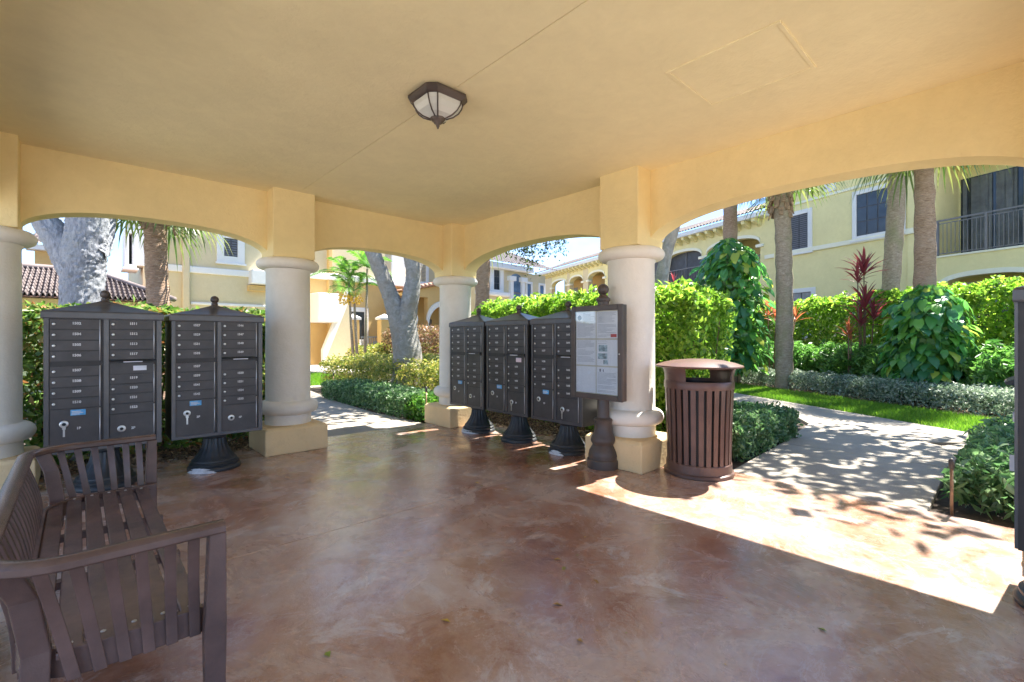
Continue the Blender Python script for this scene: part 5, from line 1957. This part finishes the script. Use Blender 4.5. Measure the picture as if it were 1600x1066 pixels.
# ---- entry house with stairs and arched porch
E_ = Facade(600, 28.5, 1480, 'entry_house', 'pale house with outdoor stairs, arched porch and walled gate')
el, er = E_.s_(480), E_.s_(760)
zmid = E_.z_(620, 444)
E_.box('wall', 'amber_wall', el, er, -.1, zmid, 0, 6)
E_.box('upper_wall', 'cream_wall', el, er, zmid, 10.5, .03, 6)
E_.box('band', 'white_trim', el, er, zmid - .15, zmid + .2, .25, .05, bevel=.05)
E_.window(537, 569, 487, 531, 'white_trim', 'window_dark', 2, 1, .25, ref=553, shutter=False)
E_.window(651, 665, 404, 440, 'white_trim', 'window_blue', 2, 1, .22, ref=658, shutter=True)
E_.box('shutter', 'white_trim', E_.s_(610), E_.s_(632), E_.z_(620, 440), E_.z_(620, 380), .12, .0, bevel=.05)
u0 = E_.s_(514)
E_.box('downpipe', 'amber_wall', u0 - .12, u0 + .12, 0, 10, .2, .02, bevel=.04)
E_.box('white_panel', 'white_trim', E_.s_(478), E_.s_(511), E_.z_(500, 505), E_.z_(500, 461), 1.4, .02, bevel=.04)
# stair stringer
a0, z0 = E_.s_(489), E_.z_(489, 556)
a1, z1 = E_.s_(532), E_.z_(532, 452)
E_.root
MB().add([(a0, -1.2, z0 - .5), (a1, -1.2, z1 - .5), (a1, -1.2, z1 + .35), (a0, -1.2, z0 + .35), (a0, -.9, z0 - .5), (a1, -.9, z1 - .5), (a1, -.9, z1 + .35), (a0, -.9, z0 + .35)],
         [(0, 1, 2, 3), (4, 7, 6, 5), (3, 2, 6, 7), (0, 4, 5, 1), (0, 3, 7, 4), (1, 5, 6, 2)]).build('stair_wall', 'white_trim', E_.root, bevel=.04)
MB().add([(a0, -1.15, -.1), (a1, -1.15, -.1), (a1, -1.15, z1 - .45), (a0, -1.15, z0 - .45), (a0, -.95, -.1), (a1, -.95, -.1), (a1, -.95, z1 - .45), (a0, -.95, z0 - .45)],
         [(0, 1, 2, 3), (4, 7, 6, 5), (3, 2, 6, 7), (0, 3, 7, 4), (1, 5, 6, 2)]).build('stair_side', 'cream_wall', E_.root)
# arched porch with gable
g0, g1 = E_.s_(581), E_.s_(700)
zc_, zs = E_.z_(660, 480), E_.z_(660, 505)
for (a, b_, p_) in ((E_.s_(588), E_.s_(627), 0), (E_.s_(646), E_.s_(690), 1)):
    zc2 = zc_ if p_ else zc_ - .3
    o = MB()
    arch_wall(o, a, b_, zs - .2, zc2, zc2 + .5, -1.5, -1.1, 'x', 20, 2)
    o.build('porch_arch', 'amber_wall', E_.root)
    pr_ = arch_pts(a, b_, zs - .2, zc2, 24, 2)
    vs, fs = [], []
    for (x, z) in pr_:
        xo = x + (x - (a + b_) / 2) * .12
        vs += [(x, -1.62, z), (x, -1.5, z), (xo, -1.62, z + .32), (xo, -1.5, z + .32)]
    for k in range(len(pr_) - 1):
        k4, q = k * 4, k * 4 + 4
        fs += [(k4, q, q + 2, k4 + 2), (k4, k4 + 1, q + 1, q), (k4 + 2, q + 2, q + 3, k4 + 3)]
    MB().add(vs, fs).build('porch_trim', 'white_trim', E_.root)
    for uu in (a, b_):
        MB().box(uu - .25, uu + .25, -1.55, -1.05, -.1, zs - .2).build('porch_pier', 'cream_wall', E_.root, bevel=.03)
gx, gz = E_.s_(662), E_.z_(662, 447)
ge0, ge1, gez = E_.s_(606), E_.s_(716), E_.z_(690, 464)
MB().add([(ge0, -1.48, gez - .1), (ge1, -1.48, gez - .1), (gx, -1.48, gz - .1), (ge0, -1.15, gez - .1), (ge1, -1.15, gez - .1), (gx, -1.15, gz - .1), (ge0, -1.48, zc_ + .49), (ge1, -1.48, zc_ + .49), (ge0, -1.15, zc_ + .49), (ge1, -1.15, zc_ + .49)],
         [(6, 7, 1, 2, 0), (8, 3, 5, 4, 9), (6, 8, 9, 7), (0, 3, 8, 6), (1, 7, 9, 4)]).build('gable', 'amber_wall', E_.root)
for (x0, x1) in ((ge0, gx), (gx, ge1)):
    za, zb3 = (gez, gz) if x0 == ge0 else (gz, gez)
    n_t = 9
    for k in range(n_t):
        u0, u1 = k / n_t, (k + 1) / n_t
        MB().tube([(x0 + (x1 - x0) * u0, -1.62, za + (zb3 - za) * u0 + .06), (x0 + (x1 - x0) * u1, -1.62, za + (zb3 - za) * u1 + .06)], [.15, .12], 8).build('gable_tile', 'terracotta', E_.root, smooth=True)
    MB().add([(x0, -1.7, za), (x1, -1.7, zb3), (x1, .1, zb3), (x0, .1, za), (x0, -1.7, za + .07), (x1, -1.7, zb3 + .07), (x1, .1, zb3 + .07), (x0, .1, za + .07)],
             [(0, 1, 2, 3), (4, 7, 6, 5), (0, 4, 5, 1), (1, 5, 6, 2), (2, 6, 7, 3), (3, 7, 4, 0)]).build('gable_roof', 'terracotta', E_.root)
lx, lz = E_.s_(668), E_.z_(668, 503)
MB().lathe([(.02, .2), (.14, .12), (.12, -.15), (.03, -.24)], 8, (lx, -.25, lz)).build('wall_lantern', 'bronze', E_.root)
# gate pillars in front
for (x0, x1, yt_, yc, lab) in ((518, 536, 504, 497, 'square amber gate pillar with white cap nearest the outdoor stairs'), (542, 561, 500, 493, 'middle amber gate pillar with white cap behind the palm trunks'), (590, 611, 500, 493, 'amber gate pillar with white cap beside the forked tree')):
    d_ = 26.3
    pc = ground_at((x0 + x1) / 2, d_)
    wd = (x1 - x0) * d_ / FPX / 2 * .8
    zc3 = at_depth(x0, yt_, d_).z
    t = empty('gate_pillar', pc, -R(5), lab, 'pillar', 'gate pillars')
    MB().box(-wd, wd, -wd, wd, -.1, zc3).build('shaft', 'amber_wall', t, bevel=.03)
    w2 = wd + .08
    MB().add([(-w2, -w2, zc3), (w2, -w2, zc3), (w2, w2, zc3), (-w2, w2, zc3), (-w2, -w2, zc3 + .12), (w2, -w2, zc3 + .12), (w2, w2, zc3 + .12), (-w2, w2, zc3 + .12), (0, 0, zc3 + .34)],
             [(3, 2, 1, 0), (0, 1, 5, 4), (1, 2, 6, 5), (2, 3, 7, 6), (3, 0, 4, 7), (4, 5, 8), (5, 6, 8), (6, 7, 8), (7, 4, 8)]).build('cap', 'white_trim', t)
pg = ground_at(580, 26.3)
gt = empty('garden_gate', pg, -R(5), 'small grey garden gate between two amber pillars', 'gate')
for k in range(9):
    MB().box(-.55 + k * .13, -.51 + k * .13, -.02, .02, .1, 1.45).build('bar', 'gate_grey', gt)
MB().box(-.58, .58, -.03, .03, 1.45, 1.52).build('gate_rail', 'gate_grey', gt)
MB().box(.1, .58, -.06, .0, .1, 1.25).build('gate_panel', 'gate_grey', gt)
